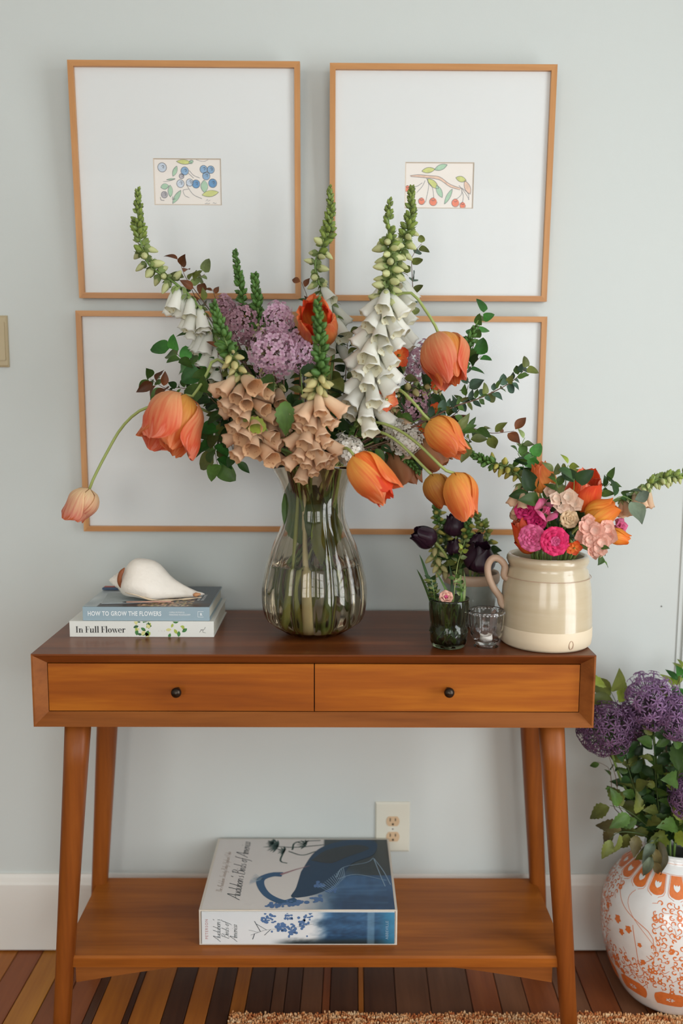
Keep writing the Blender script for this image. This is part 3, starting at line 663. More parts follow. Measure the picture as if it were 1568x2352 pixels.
def tulip(label, cat_, base, tip, width, col, opening=.55, stem=None, base_to_vase=True, ruf=.06, seed=0, flop=(), gp=None, stem_col='pale', spin=0, sr=.0030, tailf=None, name='tulip', dark_in=None):
    """base, tip = (px,py,y); width in photograph pixels"""
    B, Tp = at(*base), at(*tip); L_ = (Tp-B).length; ax = (Tp-B).normalized(); R_ = width/2*pxm((B+Tp)/2)
    SP = [B-ax*.0+ax*.002]+W3(stem or [])
    tf = tailf or tail
    SP = tf(SP) if base_to_vase else SP
    t = T(name, label, cat_, SP[-1], gp)
    P = resample(SP, 10+3*len(SP)); t.add('stem', MB().tube(P, [sr*1.05, sr*.95, sr*1.15], 8).me('stem', ST[stem_col]) if False else MB().tube(P, sr, 8).me('stem', ST[stem_col]))
    M = frame(B, ax, roll=spin)
    for k in range(6):
        inner = k >= 3; ph = 2*PI/3*(k % 3) + (PI/3 if inner else 0); V, UV = [], []; nu, nv = 10, 12
        op = opening + flop[k] if k < len(flop) else opening; rs = R_*(.86 if inner else 1.0); Ls = L_*(.98 if inner else 1.0)*(1+.04*math.sin(seed*3+k*2.1))
        for j in range(nv+1):
            v = j/nv; pr = math.sqrt(max(0, 1-(1-min(v/.42, 1))**2)); pr = max(.08, pr)*(1+(op-1)*ss(.42, 1.0, v))
            hw = 1.16*(v**.4 if v > 0 else 0)*math.sqrt(max(0, 1-(max(0, v-.6)/.41)**3.0))+.04
            for i in range(nu+1):
                u = 2*i/nu-1; n1 = noise.noise(Vector((u*1.3+seed*5, v*2.2, k*3.7+seed))); n2 = noise.noise(Vector((u*3+seed, v*4, k*9.1)))
                r = rs*pr*(1+ruf*2.0*n1*v + ruf*n2*v*v*abs(u)*2.2 + .018*math.sin(u*13+seed)*v + .035*math.cos(u*PI)*v + .045*v*math.sin(u*4.5+k*1.7+v*2)*abs(u) - .16*op*max(0, v-.8)*4*.3)
                a = ph + u*hw*min(1.6, 1/max(op, .45) if v > .5 and False else 1.0)
                z = Ls*(v*(1-.05*u*u) + ruf*.5*n2*v*v)
                V.append((r*math.cos(a), r*math.sin(a), z)); UV.append(((u+1)/2, v))
        F = [(j*(nu+1)+i, j*(nu+1)+i+1, (j+1)*(nu+1)+i+1, (j+1)*(nu+1)+i) for j in range(nv) for i in range(nu)]
        t.add('petal', mesh('petal', V, F, PM[(dark_in or col) if inner else col], True, None, UV), M)
    if opening > .75:
        t.add('pistil', MB().lathe([(.001, 0), (.18, .02), (.2, .3), (.3, .36), (.1, .42), (.001, .42)], 8).me('pistil', LF['olive']), M @ Matrix.Diagonal((L_*.25, L_*.25, L_*.8, 1)))
        for k in range(6):
            a = k*PI/3; t.add('stamen', MB().tube([(0, 0, 0), (.4*math.cos(a), .4*math.sin(a), .5)], [.03, .07], 5).me('stamen', M_slot), M @ Matrix.Diagonal((L_*.3, L_*.3, L_*.8, 1)))
    return t
def foxglove(label, path, segs, gp=None, sr=.0034, seed=0, to_vase=True, tailf=None, stem_col='green', leaves=0, name='foxglove'):
    """path: tip -> down, in (px,py,y). segs: (t0,t1,kind,count,size_px,spread,[direction bias x,y,z],droop)"""
    SP = W3(path); nvis = 60; vis = resample(SP, nvis); full = SP
    if to_vase: full = (tailf or tail)(SP)
    t = T(name, label, 'flower', full[-1], gp); P = resample(full, 14+4*len(full)); n = len(P)
    t.add('stem', MB().tube(P, [sr*min(1, .35+2.2*i/n) for i in range(n)], 7).me('stem', ST[stem_col])); r = random.Random(seed*13+1)
    cnt = 0
    for (t0, t1, kind, c, size, spread, bias, droop) in segs:
        for i in range(c):
            tt = t0+(t1-t0)*(i+r.uniform(-.3, .3)+.5)/c; tt = max(0, min(.999, tt)); f = tt*(nvis-1); a_ = int(f); p = vis[a_].lerp(vis[min(a_+1, nvis-1)], f-a_)
            tg = (vis[max(a_-1, 0)]-vis[min(a_+1, nvis-1)]).normalized(); cnt += 1; an = cnt*2.4+r.uniform(-.3, .3)
            x = tg.cross(Vector((0, 1, .1))).normalized(); y = tg.cross(x)
            rad = (x*math.cos(an)+y*math.sin(an)); 
            if bias is not None: rad = (rad+Vector(bias)*1.1).normalized()
            px = pxm(p); s = size*px*r.uniform(.85, 1.12)*(1 if kind not in ('tip',) else .6+.5*tt)
            if kind in ('tip', 'tip2'):
                g_ = (tt-t0)/max(t1-t0, .01); d = (rad*(.45+.6*g_)+tg*(1.0-.5*g_)+Vector((r.uniform(-.2, .2), r.uniform(-.2, .2), r.uniform(-.2, .2)))).normalized(); s = size*1.2*px*(.5+.55*g_)*r.uniform(.8, 1.15)
                if (i % 3) and g_ > .45 and r.random() < .35: continue
                t.add('bud', GBUD['green' if kind == 'tip' else 'green2'][0], frame(p+rad*sr*.4, d, s=(s*.8, s*.8, s), roll=an))
            elif kind in BUD and kind != 'peach':
                s *= .82
                d = (rad*spread+Vector((0, 0, -droop))+tg*.15).normalized()
                q = p+rad*s*.12
                t.add('bud', BUD[kind][cnt % 2], frame(q, d, s=(s, s, s), roll=an))
            else:
                d = (rad*spread+Vector((0, 0, -droop))).normalized()
                t.add('bell', BELL[kind][cnt % 3], frame(p+rad*.004, d, up=(.1, -1, .2), s=(s, s, s*r.uniform(.95, 1.08)), roll=PI/2+r.uniform(-.3, .3)))
    for i in range(leaves):
        tt = r.uniform(.55, 1); p = vis[int(tt*(nvis-1))]; an = r.uniform(0, 6.28)
        d = Vector((math.cos(an), math.sin(an)*.6-.2, r.uniform(-.1, .7)))
        t.add('leaf', LEAF['mid'][i % 3], frame(p, d, up=(0, 0, 1), s=r.uniform(28, 48)*pxm(p)))
    return t
def lilac(label, center, rad, col, stem, nfl=90, elong=(1, 1, 1.2), ax=(0, 0, 1), seed=0, size=13, gp=None, name='lilac'):
    c = at(*center); px = pxm(c); R_ = rad*px; r = random.Random(seed+50); SP = tail_short([c-Vector(ax).normalized()*R_*.8]+W3(stem))
    t = T(name, label, 'flower', SP[-1], gp); P = resample([c+Vector(ax)*R_*.6]+SP, 26)
    b = MB().tube(P, [.0012]*5+[.0024]*21, 6); M = frame(c, ax); 
    pts = []
    for k in range(nfl):
        z = 1-2*(k+.5)/nfl; a = k*2.39996; q = math.sqrt(max(0, 1-z*z))
        v = Vector((q*math.cos(a)*elong[0], q*math.sin(a)*elong[1], z*elong[2]))*(1 if z < 0 else 1-.25*z); f = r.uniform(.72, 1.08)
        p = M @ (v*R_*f); d = (p-c).normalized(); pts.append((p, d)); 
        if k % 4 == 0: b.tube([c+(p-c)*.1, p], [.0009, .0006], 4, False)
    t.add('stem', b.me('stem', ST['brown']))
    for p, d in pts:
        d2 = (d+Vector((r.uniform(-.5, .5), r.uniform(-.5, .5), r.uniform(-.4, .5)))).normalized(); s = size*px*r.uniform(.75, 1.15)
        t.add('floret', FLOR[col], frame(p-d2*s*.5, d2, s=s, roll=r.uniform(0, 6)))
    return t
def sprig(label, path, leaves, gp=None, sr=.0016, stem_col='brown', n=14, size=(22, 34), seed=0, t0=0, t1=.8, to_vase=True, tailf=None, fwd=.6, name='leafy_sprig', cat_='branch', side=1.0, extra=None, droopy=0):
    SP = W3(path); nv = 60; vis = resample(SP, nv); full = (tailf or tail_short)(SP) if to_vase else SP
    t = T(name, label, cat_, full[-1], gp); P = resample(full, 12+4*len(full)); m_ = len(P)
    t.add('stem', MB().tube(P, [sr*min(1.15, .35+2*i/m_) for i in range(m_)], 6).me('stem', ST[stem_col])); r = random.Random(seed*7+3)
    for i in range(n):
        tt = t0+(t1-t0)*(i+r.uniform(-.2, .2)+.3)/n; tt = max(0, min(1, tt)); j = min(nv-1, int(tt*(nv-1))); p = vis[j]; tg = (vis[max(j-1, 0)]-vis[min(j+1, nv-1)]).normalized()
        an = i*2.4+r.uniform(-.5, .5); x = tg.cross(Vector((0, 1, .1))).normalized(); y = tg.cross(x)
        rad = x*math.cos(an)*side+y*math.sin(an)*.8; d = (rad+tg*fwd*(1.6 if i == 0 else 1)+Vector((0, 0, -droopy))).normalized(); s = r.uniform(*size)*pxm(p)
        q = p+d*s*.12; L_ = leaves[i % len(leaves)]
        t.add('leaf', L_, frame(q, d, up=(r.uniform(-.5, .5), -.8, r.uniform(.2, 1)), s=s, roll=r.uniform(-.5, .5)))
    if extra: extra(t, vis, r)
    return t
def LV(*keys, kind=LEAF): return [m_ for k in keys for m_ in kind[k]]
# ------------------------------------------------------------ glass vase
M_smoke = glass_mat('smoky_glass', 'e9e1d3', 1.45); M_water = glass_mat('vase_water', 'f6f2e6', 1.33)
def vase():
    # (photograph row, half width in pixels) of the silhouette
    S = [(1064, 105), (1072, 99), (1085, 91), (1105, 81), (1130, 73), (1158, 69.5), (1185, 71), (1215, 80), (1250, 96), (1290, 110), (1330, 119), (1360, 121.5), (1390, 119), (1420, 109), (1445, 94), (1462, 78)]
    prof = []
    for py, hw in S:
        p = at(722, py, VC.y); prof.append((hw*pxm(p), p.z-H))
    prof[-1] = (prof[-1][0], max(.012, prof[-1][1])); prof = [q for q in prof if q[1] > .011 or q is prof[-1]]
    prof += [(RB*.86, .004), (RB*.6, .0012), (RB*.3, .004), (.0005, .005)]
    pts = resample([Vector((r, 0, z)) for r, z in prof], 60); prof = [(max(.0004, v.x), max(.001, v.z)) for v in pts]
    n = 16
    def rib(r, z, a, i):
        u = 1-z/(ZL-H); amt = .022*ss(.05, .6, u)*(1 if z > .004 else .4)
        wav = .006*math.sin(a*3+.6)*ss(.85, 1, z/(ZL-H))*.5
        return r*(1-amt*(1-abs(math.sin(a*n/2)))**2*2.2), z+wav
    inner = [(max(.0003, r-.0028), z+(.0 if z > .012 else .004)) for r, z in prof]
    inner = [(r, max(z, .007)) for r, z in inner]
    allp = prof+inner[::-1] if False else inner[::-1]+prof[::1]
    # inner surface from bottom centre up to the lip, then the outer one down again
    allp = inner[::-1]+[((prof[0][0]+inner[0][0])/2, prof[0][1]+.0012)]+prof
    t = T('glass_vase', 'tall smoky ribbed glass vase with water, holding the large bouquet', 'vase', VC)
    gm = MB().lathe(allp, 128, VC, fn=rib).me('vase_glass', M_smoke); gm.flip_normals(); t.add('glass_body', gm)
    rp = []
    for k in range(97):
        a = 2*PI*k/96; r_, z_ = rib(prof[0][0]-.0012, prof[0][1]+.0012, a, 0); rp.append(VC+Vector((r_*math.cos(a), r_*math.sin(a), z_)))
    t.add('rim', MB().tube(rp, .0011, 5, False).me('vase_rim', plain('rim_bronze', '9c8452', .3, metal=.4)))
    zw = at(722, 1292, VC.y).z-H; wp = [(max(.0003, r-.0006), z+.0005) for r, z in inner if z < zw]
    wp = [(.0003, zw)]+[(wp[0][0]*k, zw) for k in (.5, .9)]+[(wp[0][0], zw)]+wp[1:]
    wm = MB().lathe(wp, 128, VC, fn=rib).me('vase_water', M_water); wm.flip_normals(); t.add('water', wm)
vase()
# ------------------------------------------------------------ big bouquet: orange tulips
tulip('large open orange tulip hanging at the left of the bouquet, petals gaping', 'flower', (425, 905, -.33), (372, 1030, -.36), 132, 'coral', .88, [(440, 912, -.32), (470, 870, -.30), (497, 825, -.28), (560, 880, -.26), (660, 1000, -.23)], seed=1, ruf=.10, flop=(.3, .0, .1, 0, .2, 0), dark_in='orange')
tulip('small salmon tulip drooping farthest left in front of the lower frame', 'flower', (206, 1122, -.25), (172, 1194, -.25), 72, 'peachpink', .72, [(212, 1105, -.25), (245, 1040, -.25), (285, 975, -.25), (340, 935, -.26), (430, 930, -.25), (560, 980, -.24), (660, 1010, -.23)], seed=2, ruf=.05, flop=(-.2, .25))
tulip('orange tulip at the bouquet centre, half hidden behind a green foxglove tip', 'flower', (735, 772, -.20), (722, 716, -.40), 92, 'orange', .75, [(790, 800, -.18), (815, 850, -.2), (780, 950, -.21)], seed=3, ruf=.12, dark_in='redor', flop=(.1, .1, .0))
tulip('large coral tulip hanging nose down at upper right of the bouquet', 'flower', (1008, 768, -.26), (1038, 882, -.31), 116, 'coral', .50, [(1000, 750, -.26), (975, 710, -.25), (940, 672, -.24), (880, 700, -.22), (840, 800, -.22), (790, 950, -.22)], seed=4, ruf=.07, flop=(.1, -.1, .15), dark_in='orange')
tulip('orange tulip pointing down right at mid height beside the twiggy branch', 'flower', (986, 965, -.34), (1062, 1044, -.37), 84, 'orange', .5, [(975, 955, -.34), (940, 915, -.32), (905, 895, -.29), (850, 960, -.26)], seed=5, ruf=.06, flop=(0, .2, 0))
tulip('blurred orange tulip in front of the vase lip, gaping down right', 'flower', (812, 1045, -.40), (890, 1148, -.44), 92, 'orange', .62, [(798, 1030, -.38), (785, 1032, -.34), (770, 1040, -.30)], seed=6, ruf=.10, dark_in='redor', flop=(.35, 0, 0, .2))
tulip('narrow amber tulip, left one of the pair hanging right of the vase', 'flower', (990, 1088, -.34), (1022, 1166, -.35), 68, 'amber', .5, [(975, 1075, -.33), (920, 1020, -.31), (880, 995, -.29), (830, 990, -.26)], seed=7, ruf=.05)
tulip('pale orange tulip, right one of the pair hanging right of the vase', 'flower', (1042, 1085, -.37), (1078, 1192, -.39), 82, 'orange', .55, [(1020, 1078, -.37), (960, 1020, -.34), (910, 985, -.31), (860, 970, -.28), (810, 985, -.25)], seed=8, ruf=.06, flop=(0, .2, .1))
tulip('shaded brownish tulip hanging behind the blurred orange one', 'flower', (915, 1012, -.20), (938, 1112, -.20), 86, 'shadedbrown', .75, [(900, 1000, -.21), (850, 1000, -.22)], seed=9, ruf=.06)  # orange tulip whose shade is painted into the brown petal colour
tulip('shaded brown-orange tulip behind the mid height orange tulip', 'flower', (972, 1000, -.24), (1015, 1074, -.25), 90, 'shadedbrown', .7, [(940, 1010, -.23), (860, 1020, -.22)], seed=10, ruf=.07)  # likewise brown petals, with the shade put into their colour
# foxgloves
CRN = 'cream'
foxglove('white foxglove leaning far left, its green tip highest at left', [(316, 437, -.22), (317, 500, -.22), (324, 560, -.22), (345, 612, -.22), (395, 645, -.22), (440, 685, -.23), (482, 750, -.23), (530, 850, -.24), (640, 1000, -.23)],
    [(0, .16, 'tip', 44, 17, 1, None, 0), (.12, .21, 'tip', 14, 22, 1, None, 0), (.18, .36, 'cream', 14, 38, 1, None, .55), (.36, .56, 'white', 12, 62, .45, (-.5, -.5, 0), 1.0), (.5, .72, 'white', 9, 66, .5, (-.5, -.5, 0), 1.0)], seed=1, leaves=4)
foxglove('slim green foxglove bud spike standing before the upper left frame', [(540, 578, -.20), (548, 640, -.20), (560, 700, -.21), (585, 780, -.22), (650, 950, -.23)],
    [(0, .40, 'tip2', 46, 18, 1, None, 0), (.35, .6, 'yellowbud', 10, 22, .8, None, .4)], seed=2, sr=.0026)
foxglove('green foxglove spike rising left of the pink lilac', [(585, 632, -.25), (590, 690, -.25), (598, 750, -.25), (612, 830, -.26), (618, 900, -.27), (640, 990, -.26)],
    [(0, .34, 'tip2', 44, 21, 1, None, 0), (.3, .52, 'creamy2', 16, 28, .9, None, .3), (.52, .7, 'peachbud', 8, 38, .6, (0, -.6, 0), .7)], seed=3)
foxglove('peach foxglove at left front with a blurred green tip above its bells', [(490, 700, -.38), (508, 755, -.38), (530, 815, -.37), (555, 870, -.36), (580, 950, -.35), (598, 1040, -.33), (640, 1030, -.29)],
    [(0, .28, 'tip2', 42, 24, 1, None, 0), (.24, .42, 'peachbud', 12, 36, .8, (0, -.5, 0), .6), (.38, .80, 'peach', 24, 66, 1.0, (.0, -.8, 0), .6)], seed=4)
foxglove('peach foxglove hanging under the lilac, bells shingled above the vase lip', [(640, 880, -.30), (625, 930, -.31), (612, 980, -.32), (600, 1050, -.31), (660, 1040, -.27)],
    [(0, .2, 'peachbud', 4, 40, .8, (0, -.5, 0), .6), (.0, .58, 'peach', 16, 60, .9, (.0, -.7, 0), .8)], seed=14)
foxglove('peach foxglove at front centre with a blurred green tip before the orange tulip', [(730, 692, -.44), (733, 750, -.43), (735, 810, -.42), (733, 870, -.40), (722, 940, -.37), (712, 1030, -.34), (715, 1060, -.27)],
    [(0, .38, 'tip2', 46, 25, 1, None, 0), (.36, .50, 'peachbud', 14, 44, .95, (0, -.3, 0), .5), (.46, .86, 'peach', 24, 64, .85, (.0, -.7, 0), .9)], seed=5)
foxglove('white foxglove spike rising between the two upper frames', [(757, 432, -.15), (760, 490, -.15), (748, 550, -.15), (724, 600, -.16), (732, 650, -.16), (758, 700, -.17), (768, 780, -.18), (755, 900, -.2), (745, 1000, -.21)],
    [(0, .20, 'tip', 46, 17, 1, None, 0), (.17, .26, 'tip', 10, 22, 1, None, 0), (.2, .44, 'cream', 15, 36, 1, None, .35), (.38, .66, 'white', 10, 64, .65, (-.1, -.6, 0), .85)], seed=6, leaves=3)
foxglove('tall white foxglove with many large bells, right of the vase centre', [(893, 462, -.30), (892, 530, -.30), (896, 600, -.30), (888, 670, -.30), (872, 740, -.30), (856, 810, -.30), (846, 870, -.29), (820, 960, -.26)],
    [(0, .20, 'tip', 30, 19, 1, None, 0), (.16, .44, 'cream', 26, 42, 1.1, None, .3), (.36, .92, 'white', 34, 74, .75, (0, -.5, 0), .9)], seed=7, sr=.004)
foxglove('white foxglove behind it whose green tip crosses the cherry print', [(945, 432, -.19), (943, 490, -.19), (930, 550, -.19), (908, 610, -.19), (905, 680, -.2), (900, 760, -.2), (860, 880, -.21)],
    [(0, .24, 'tip', 50, 18, 1, None, 0), (.20, .38, 'cream', 14, 36, 1, None, .5), (.36, .8, 'white', 16, 68, .65, (.25, -.4, 0), .95)], seed=8)
foxglove('small green foxglove bud spike at lower right behind the hanging tulips', [(962, 1085, -.24), (930, 1050, -.24), (890, 1030, -.23), (850, 1040, -.22)], [(0, .5, 'tip2', 30, 14, 1, None, 0)], seed=9, sr=.002)
foxglove('green budded foxglove beside the coral tulip with cream buds below', [(1098, 735, -.20), (1080, 775, -.2), (1060, 830, -.21), (1010, 880, -.22), (930, 900, -.23), (850, 960, -.22)],
    [(.05, .3, 'tip2', 30, 17, 1, None, 0), (.45, .85, 'peachbud', 18, 34, .9, (0, -.4, 0), .4)], seed=10)
foxglove('beige fading foxglove bells tucked behind the small orange blossoms', [(890, 900, -.22), (905, 950, -.22), (915, 1000, -.22), (860, 1020, -.22)], [(0, .75, 'peach', 10, 56, .7, (0, -.5, 0), .9)], seed=12)
# lilacs
lilac('pink-lilac panicle at the front left of the centre orange tulip', (628, 806, -.34), 56, 'lilac', [(640, 900, -.28)], 150, seed=1, size=17)
lilac('pink-lilac panicle standing higher, just left of the orange tulip', (638, 730, -.27), 38, 'lilac', [(650, 850, -.26)], 90, seed=2, size=15)
lilac('pink-lilac panicle directly under the centre orange tulip', (690, 800, -.28), 46, 'lilac', [(690, 900, -.26)], 110, seed=3, size=16)
lilac('dusky brown-lilac panicle behind the green foxglove spikes', (556, 742, -.24), 46, 'lilacdark', [(600, 880, -.24)], 110, seed=4, size=15, ax=(-.5, 0, .8))
lilac('small dusky lilac panicle just under the upper left frame', (512, 706, -.21), 28, 'lilacdark', [(570, 850, -.22)], 55, seed=5, size=14, ax=(-.5, 0, .8))
lilac('lilac panicle at right behind the coral tulip', (966, 830, -.20), 44, 'lilac', [(900, 950, -.21)], 100, seed=6, size=14, ax=(.4, 0, .9), elong=(.8, .8, 1.5))
lilac('dusky lilac panicle between the twig and the small orange blossoms', (950, 925, -.21), 46, 'lilacdark', [(880, 1010, -.22)], 110, seed=7, size=14, ax=(.5, 0, .7))
lilac('white lilac panicle just above the vase lip', (800, 1035, -.30), 34, 'lilacwhite', [(770, 1045, -.25)], 90, seed=8, size=17, ax=(.3, -.2, -.4))
lilac('white lilac panicle hanging between the tulip stems at right', (935, 1010, -.27), 36, 'lilacwhite', [(870, 1010, -.25)], 100, seed=9, size=17, ax=(.8, 0, -.5))
lilac('tiny white lilac tuft below the arching tulip stems', (905, 985, -.26), 24, 'lilacwhite', [(860, 1000, -.24)], 50, seed=10, size=16, ax=(.6, 0, 0))
# small orange blossoms
OPET = [petal('petal', PM['redor'], .42, ruf=.12, seed=s, cup=.15, curl=-.1) for s in range(3)]
APET = [petal('petal', PM['coral'], .42, ruf=.12, seed=s+5, cup=.12, curl=-.15) for s in range(3)]
def blossom(label, c, face, size, pets, n=5, stem=(), name='orange_blossom', tilt=.25, heart='yellowbud', to_vase=True, tailf=None, cat_='flower', gp=None, scol='green'):
    p = at(*c); s = size/2*pxm(p); SP = [p]+W3(stem); SP = (tailf or tail)(SP) if to_vase else SP
    t = T(name, label, cat_, SP[-1], gp); t.add('stem', MB().tube(resample(SP, 16), .0015, 6).me('stem', ST[scol])); M = frame(p, face)
    for k in range(n):
        a = 2*PI*k/n; d = Vector((math.cos(a), math.sin(a), tilt)).normalized()
        q = M @ frame((0, 0, 0), d, up=(0, 0, 1), s=s); t.add('petal', pets[k % len(pets)], q)
    t.add('heart', GBUD['green'][0] if heart is None else BUD[heart][0], M @ Matrix.Diagonal((s*.35, s*.35, s*.35, 1)))
    return t
blossom('bright orange wallflower blossom beside the white bells, seen from the side', (914, 817, -.27), (.5, -.8, .1), 62, OPET, 5, [(890, 880, -.24)])
blossom('orange blossom with a cream heart, below the white bells', (888, 918, -.31), (-.1, -1, .05), 56, APET, 5, [(885, 960, -.27)], heart='cream')
blossom('little orange blossom by the twig, left of the mid height tulip', (1000, 938, -.25), (.2, -1, 0), 30, OPET, 5, [(950, 970, -.24)])
blossom('little orange blossom tucked behind the mid height tulip stem', (968, 990, -.26), (-.2, -1, .3), 36, OPET, 5, [(930, 1000, -.24)])
blossom('tiny orange blossom under the coral tulip', (1000, 884, -.24), (0, -1, -.2), 26, OPET, 5, [(950, 940, -.23)])
# branches and leaves
sprig('bronze-tipped twig beside the left foxglove, in front of the upper left frame', [(412, 598, -.19), (425, 635, -.19), (450, 670, -.2), (500, 740, -.21), (600, 900, -.23)], LV('bronze', 'olive'), n=12, size=(28, 42), seed=1, t1=.45, extra=None)
sprig('short green twig with rounded buds at the left, just right of the bronze twig', [(470, 630, -.18), (452, 642, -.18), (440, 665, -.19), (500, 760, -.2), (600, 900, -.22)], LV('pale', 'olive', kind=ROUND), n=6, size=(20, 34), seed=2, t1=.2)
sprig('bronze twig tip poking up under the upper left frame', [(488, 665, -.17), (500, 700, -.18), (540, 800, -.2), (620, 950, -.22)], LV('bronze'), n=7, size=(18, 26), seed=3, t1=.35)
sprig('dark-leaved twig between the upper frames behind the white bells', [(692, 648, -.13), (706, 685, -.14), (720, 760, -.16), (730, 900, -.2)], LV('bronze', 'dark'), n=9, size=(22, 36), seed=4, t1=.6)
sprig('branch with round bright green leaves at the left of the bouquet', [(395, 800, -.24), (425, 830, -.24), (470, 850, -.24), (540, 900, -.24), (640, 1000, -.23)], LV('bright', 'mid', kind=ROUND), n=18, size=(34, 54), seed=5, t1=.6)
sprig('star-shaped leafy shoot at the far left above the drooping tulip', [(345, 870, -.24), (375, 890, -.24), (420, 905, -.24), (500, 940, -.24), (620, 1000, -.23)], LV('mid', 'bronze'), n=12, size=(34, 48), seed=6, t1=.16, fwd=.2)
sprig('dark small-leaved twig just above the large open tulip', [(400, 890, -.22), (440, 895, -.22), (500, 920, -.22), (600, 980, -.22)], LV('dark', 'mid'), n=20, size=(16, 26), seed=7, t1=.6)
sprig('leafy branch drooping low at left, right of the open tulip', [(500, 1070, -.28), (492, 1020, -.28), (505, 970, -.28), (545, 950, -.27), (620, 1000, -.25)], LV('mid', 'bright', 'olive', kind=ROUND), n=30, size=(32, 50), seed=8, t1=.85)
sprig('leafy branch behind the left peach foxglove', [(440, 1025, -.24), (470, 1010, -.24), (510, 1000, -.25), (600, 1020, -.24)], LV('olive', 'mid'), n=12, size=(28, 42), seed=9, t1=.7)
sprig('dark leafy branch beside the left peach bells', [(540, 1060, -.3), (530, 1010, -.3), (525, 960, -.3), (560, 930, -.29), (640, 1000, -.26)], LV('dark', 'mid'), n=16, size=(30, 46), seed=10, t1=.8)
sprig('long twiggy branch with tiny leaves reaching to the far right', [(1205, 848, -.30), (1170, 880, -.30), (1100, 915, -.30), (1040, 935, -.30), (960, 975, -.29), (890, 1000, -.27), (810, 1010, -.25)], LV('olive', 'blue', kind=ROUND)+LV('mid', 'blue'), n=52, size=(17, 32), seed=11, t1=.62, sr=.0020)
sprig('leafy side twig hanging below the long branch at right', [(1180, 990, -.24), (1130, 995, -.24), (1090, 985, -.24), (1040, 975, -.25), (960, 985, -.25), (850, 1010, -.24)], LV('bronze', 'olive', 'mid', kind=LEAF), n=14, size=(26, 44), seed=12, t1=.6)
sprig('leafy shoot with grey-green leaves below the long branch', [(1075, 885, -.26), (1062, 930, -.27), (1030, 960, -.27), (950, 985, -.26), (860, 1000, -.25)], LV('blue', 'mid'), n=18, size=(26, 42), seed=13, t1=.6)
sprig('small leaved shoot at upper right of the coral tulip', [(1112, 722, -.19), (1095, 760, -.19), (1075, 820, -.2), (1000, 900, -.21), (870, 980, -.22)], LV('bright', 'mid', kind=ROUND), n=12, size=(24, 38), seed=14, t1=.35)
sprig('green leaves right beside the coral tulip', [(1105, 818, -.22), (1085, 838, -.22), (1040, 880, -.22), (900, 970, -.22)], LV('bright', 'dark', kind=ROUND), n=8, size=(26, 40), seed=15, t1=.35)
sprig('thin budded sprig standing right of the white foxgloves', [(968, 560, -.17), (946, 590, -.17), (947, 650, -.17), (945, 710, -.18), (900, 850, -.2), (850, 960, -.21)], LV('olive', 'blue', kind=ROUND), n=14, size=(18, 32), seed=16, t1=.45)
sprig('olive-leaved branch trailing low at right toward the crock', [(1075, 1010, -.30), (1060, 1000, -.30), (1010, 990, -.29), (900, 1010, -.26)], LV('olive', 'mid', kind=LEAF), n=10, size=(36, 58), seed=17, t1=.3)
GREEN_LB = ['leafy sprig behind the top of the left peach foxglove', 'leafy sprig left of the left peach foxglove', 'leafy sprig behind the middle of the left peach bells', 'leafy sprig right under the front pink lilac', 'leafy sprig low behind the front centre peach foxglove', 'leafy sprig right of the front centre peach foxglove', 'leafy sprig under the large white foxglove',
            'leafy sprig left of the cream-hearted orange blossom', 'leafy sprig between the two peach foxgloves', 'leafy sprig left of the hanging bright green leaf', 'leafy sprig behind the upper white bells', 'leafy sprig behind the centre orange tulip', 'leafy sprig under the dusky lilac', 'leafy sprig behind the tiny blossom under the coral tulip',
            'leafy sprig behind the little wallflower blossom', 'leafy sprig behind the mid height orange tulip', 'leafy sprig right of the round-leaved branch', 'leafy sprig over the middle of the vase lip', 'leafy sprig over the vase lip, between the peach foxgloves', 'leafy sprig over the right of the vase lip']
for i, (pts) in enumerate([[(520, 850), (600, 960)], [(480, 900), (600, 990)], [(560, 900), (650, 1000)], [(600, 860), (660, 1000)], [(760, 860), (740, 1000)], [(800, 900), (760, 1000)], [(840, 930), (780, 1010)], [(880, 960), (800, 1020)], [(700, 900), (710, 1010)], [(640, 900), (690, 1010)],
                            [(800, 760), (790, 900)], [(690, 760), (700, 900)], [(560, 800), (620, 930)], [(980, 900), (880, 980)], [(930, 860), (860, 960)], [(1010, 950), (900, 1000)], [(450, 830), (560, 930)], [(760, 960), (740, 1040)], [(660, 960), (690, 1040)], [(900, 1010), (830, 1040)]]):
    yy = -.18-.012*(i % 5)
    lo_front = i in (17, 18, 4, 5, 8)
    sprig(GREEN_LB[i], [(*pts[0], yy-(.08 if lo_front else 0)), ((pts[0][0]+pts[1][0])/2, (pts[0][1]+pts[1][1])/2, yy-.02), (*pts[1], yy-.01)], LV(*(('dark', 'mid') if i % 2 else ('olive', 'dark'))), n=15, size=(28, 54), seed=20+i, t1=1, fwd=.3)
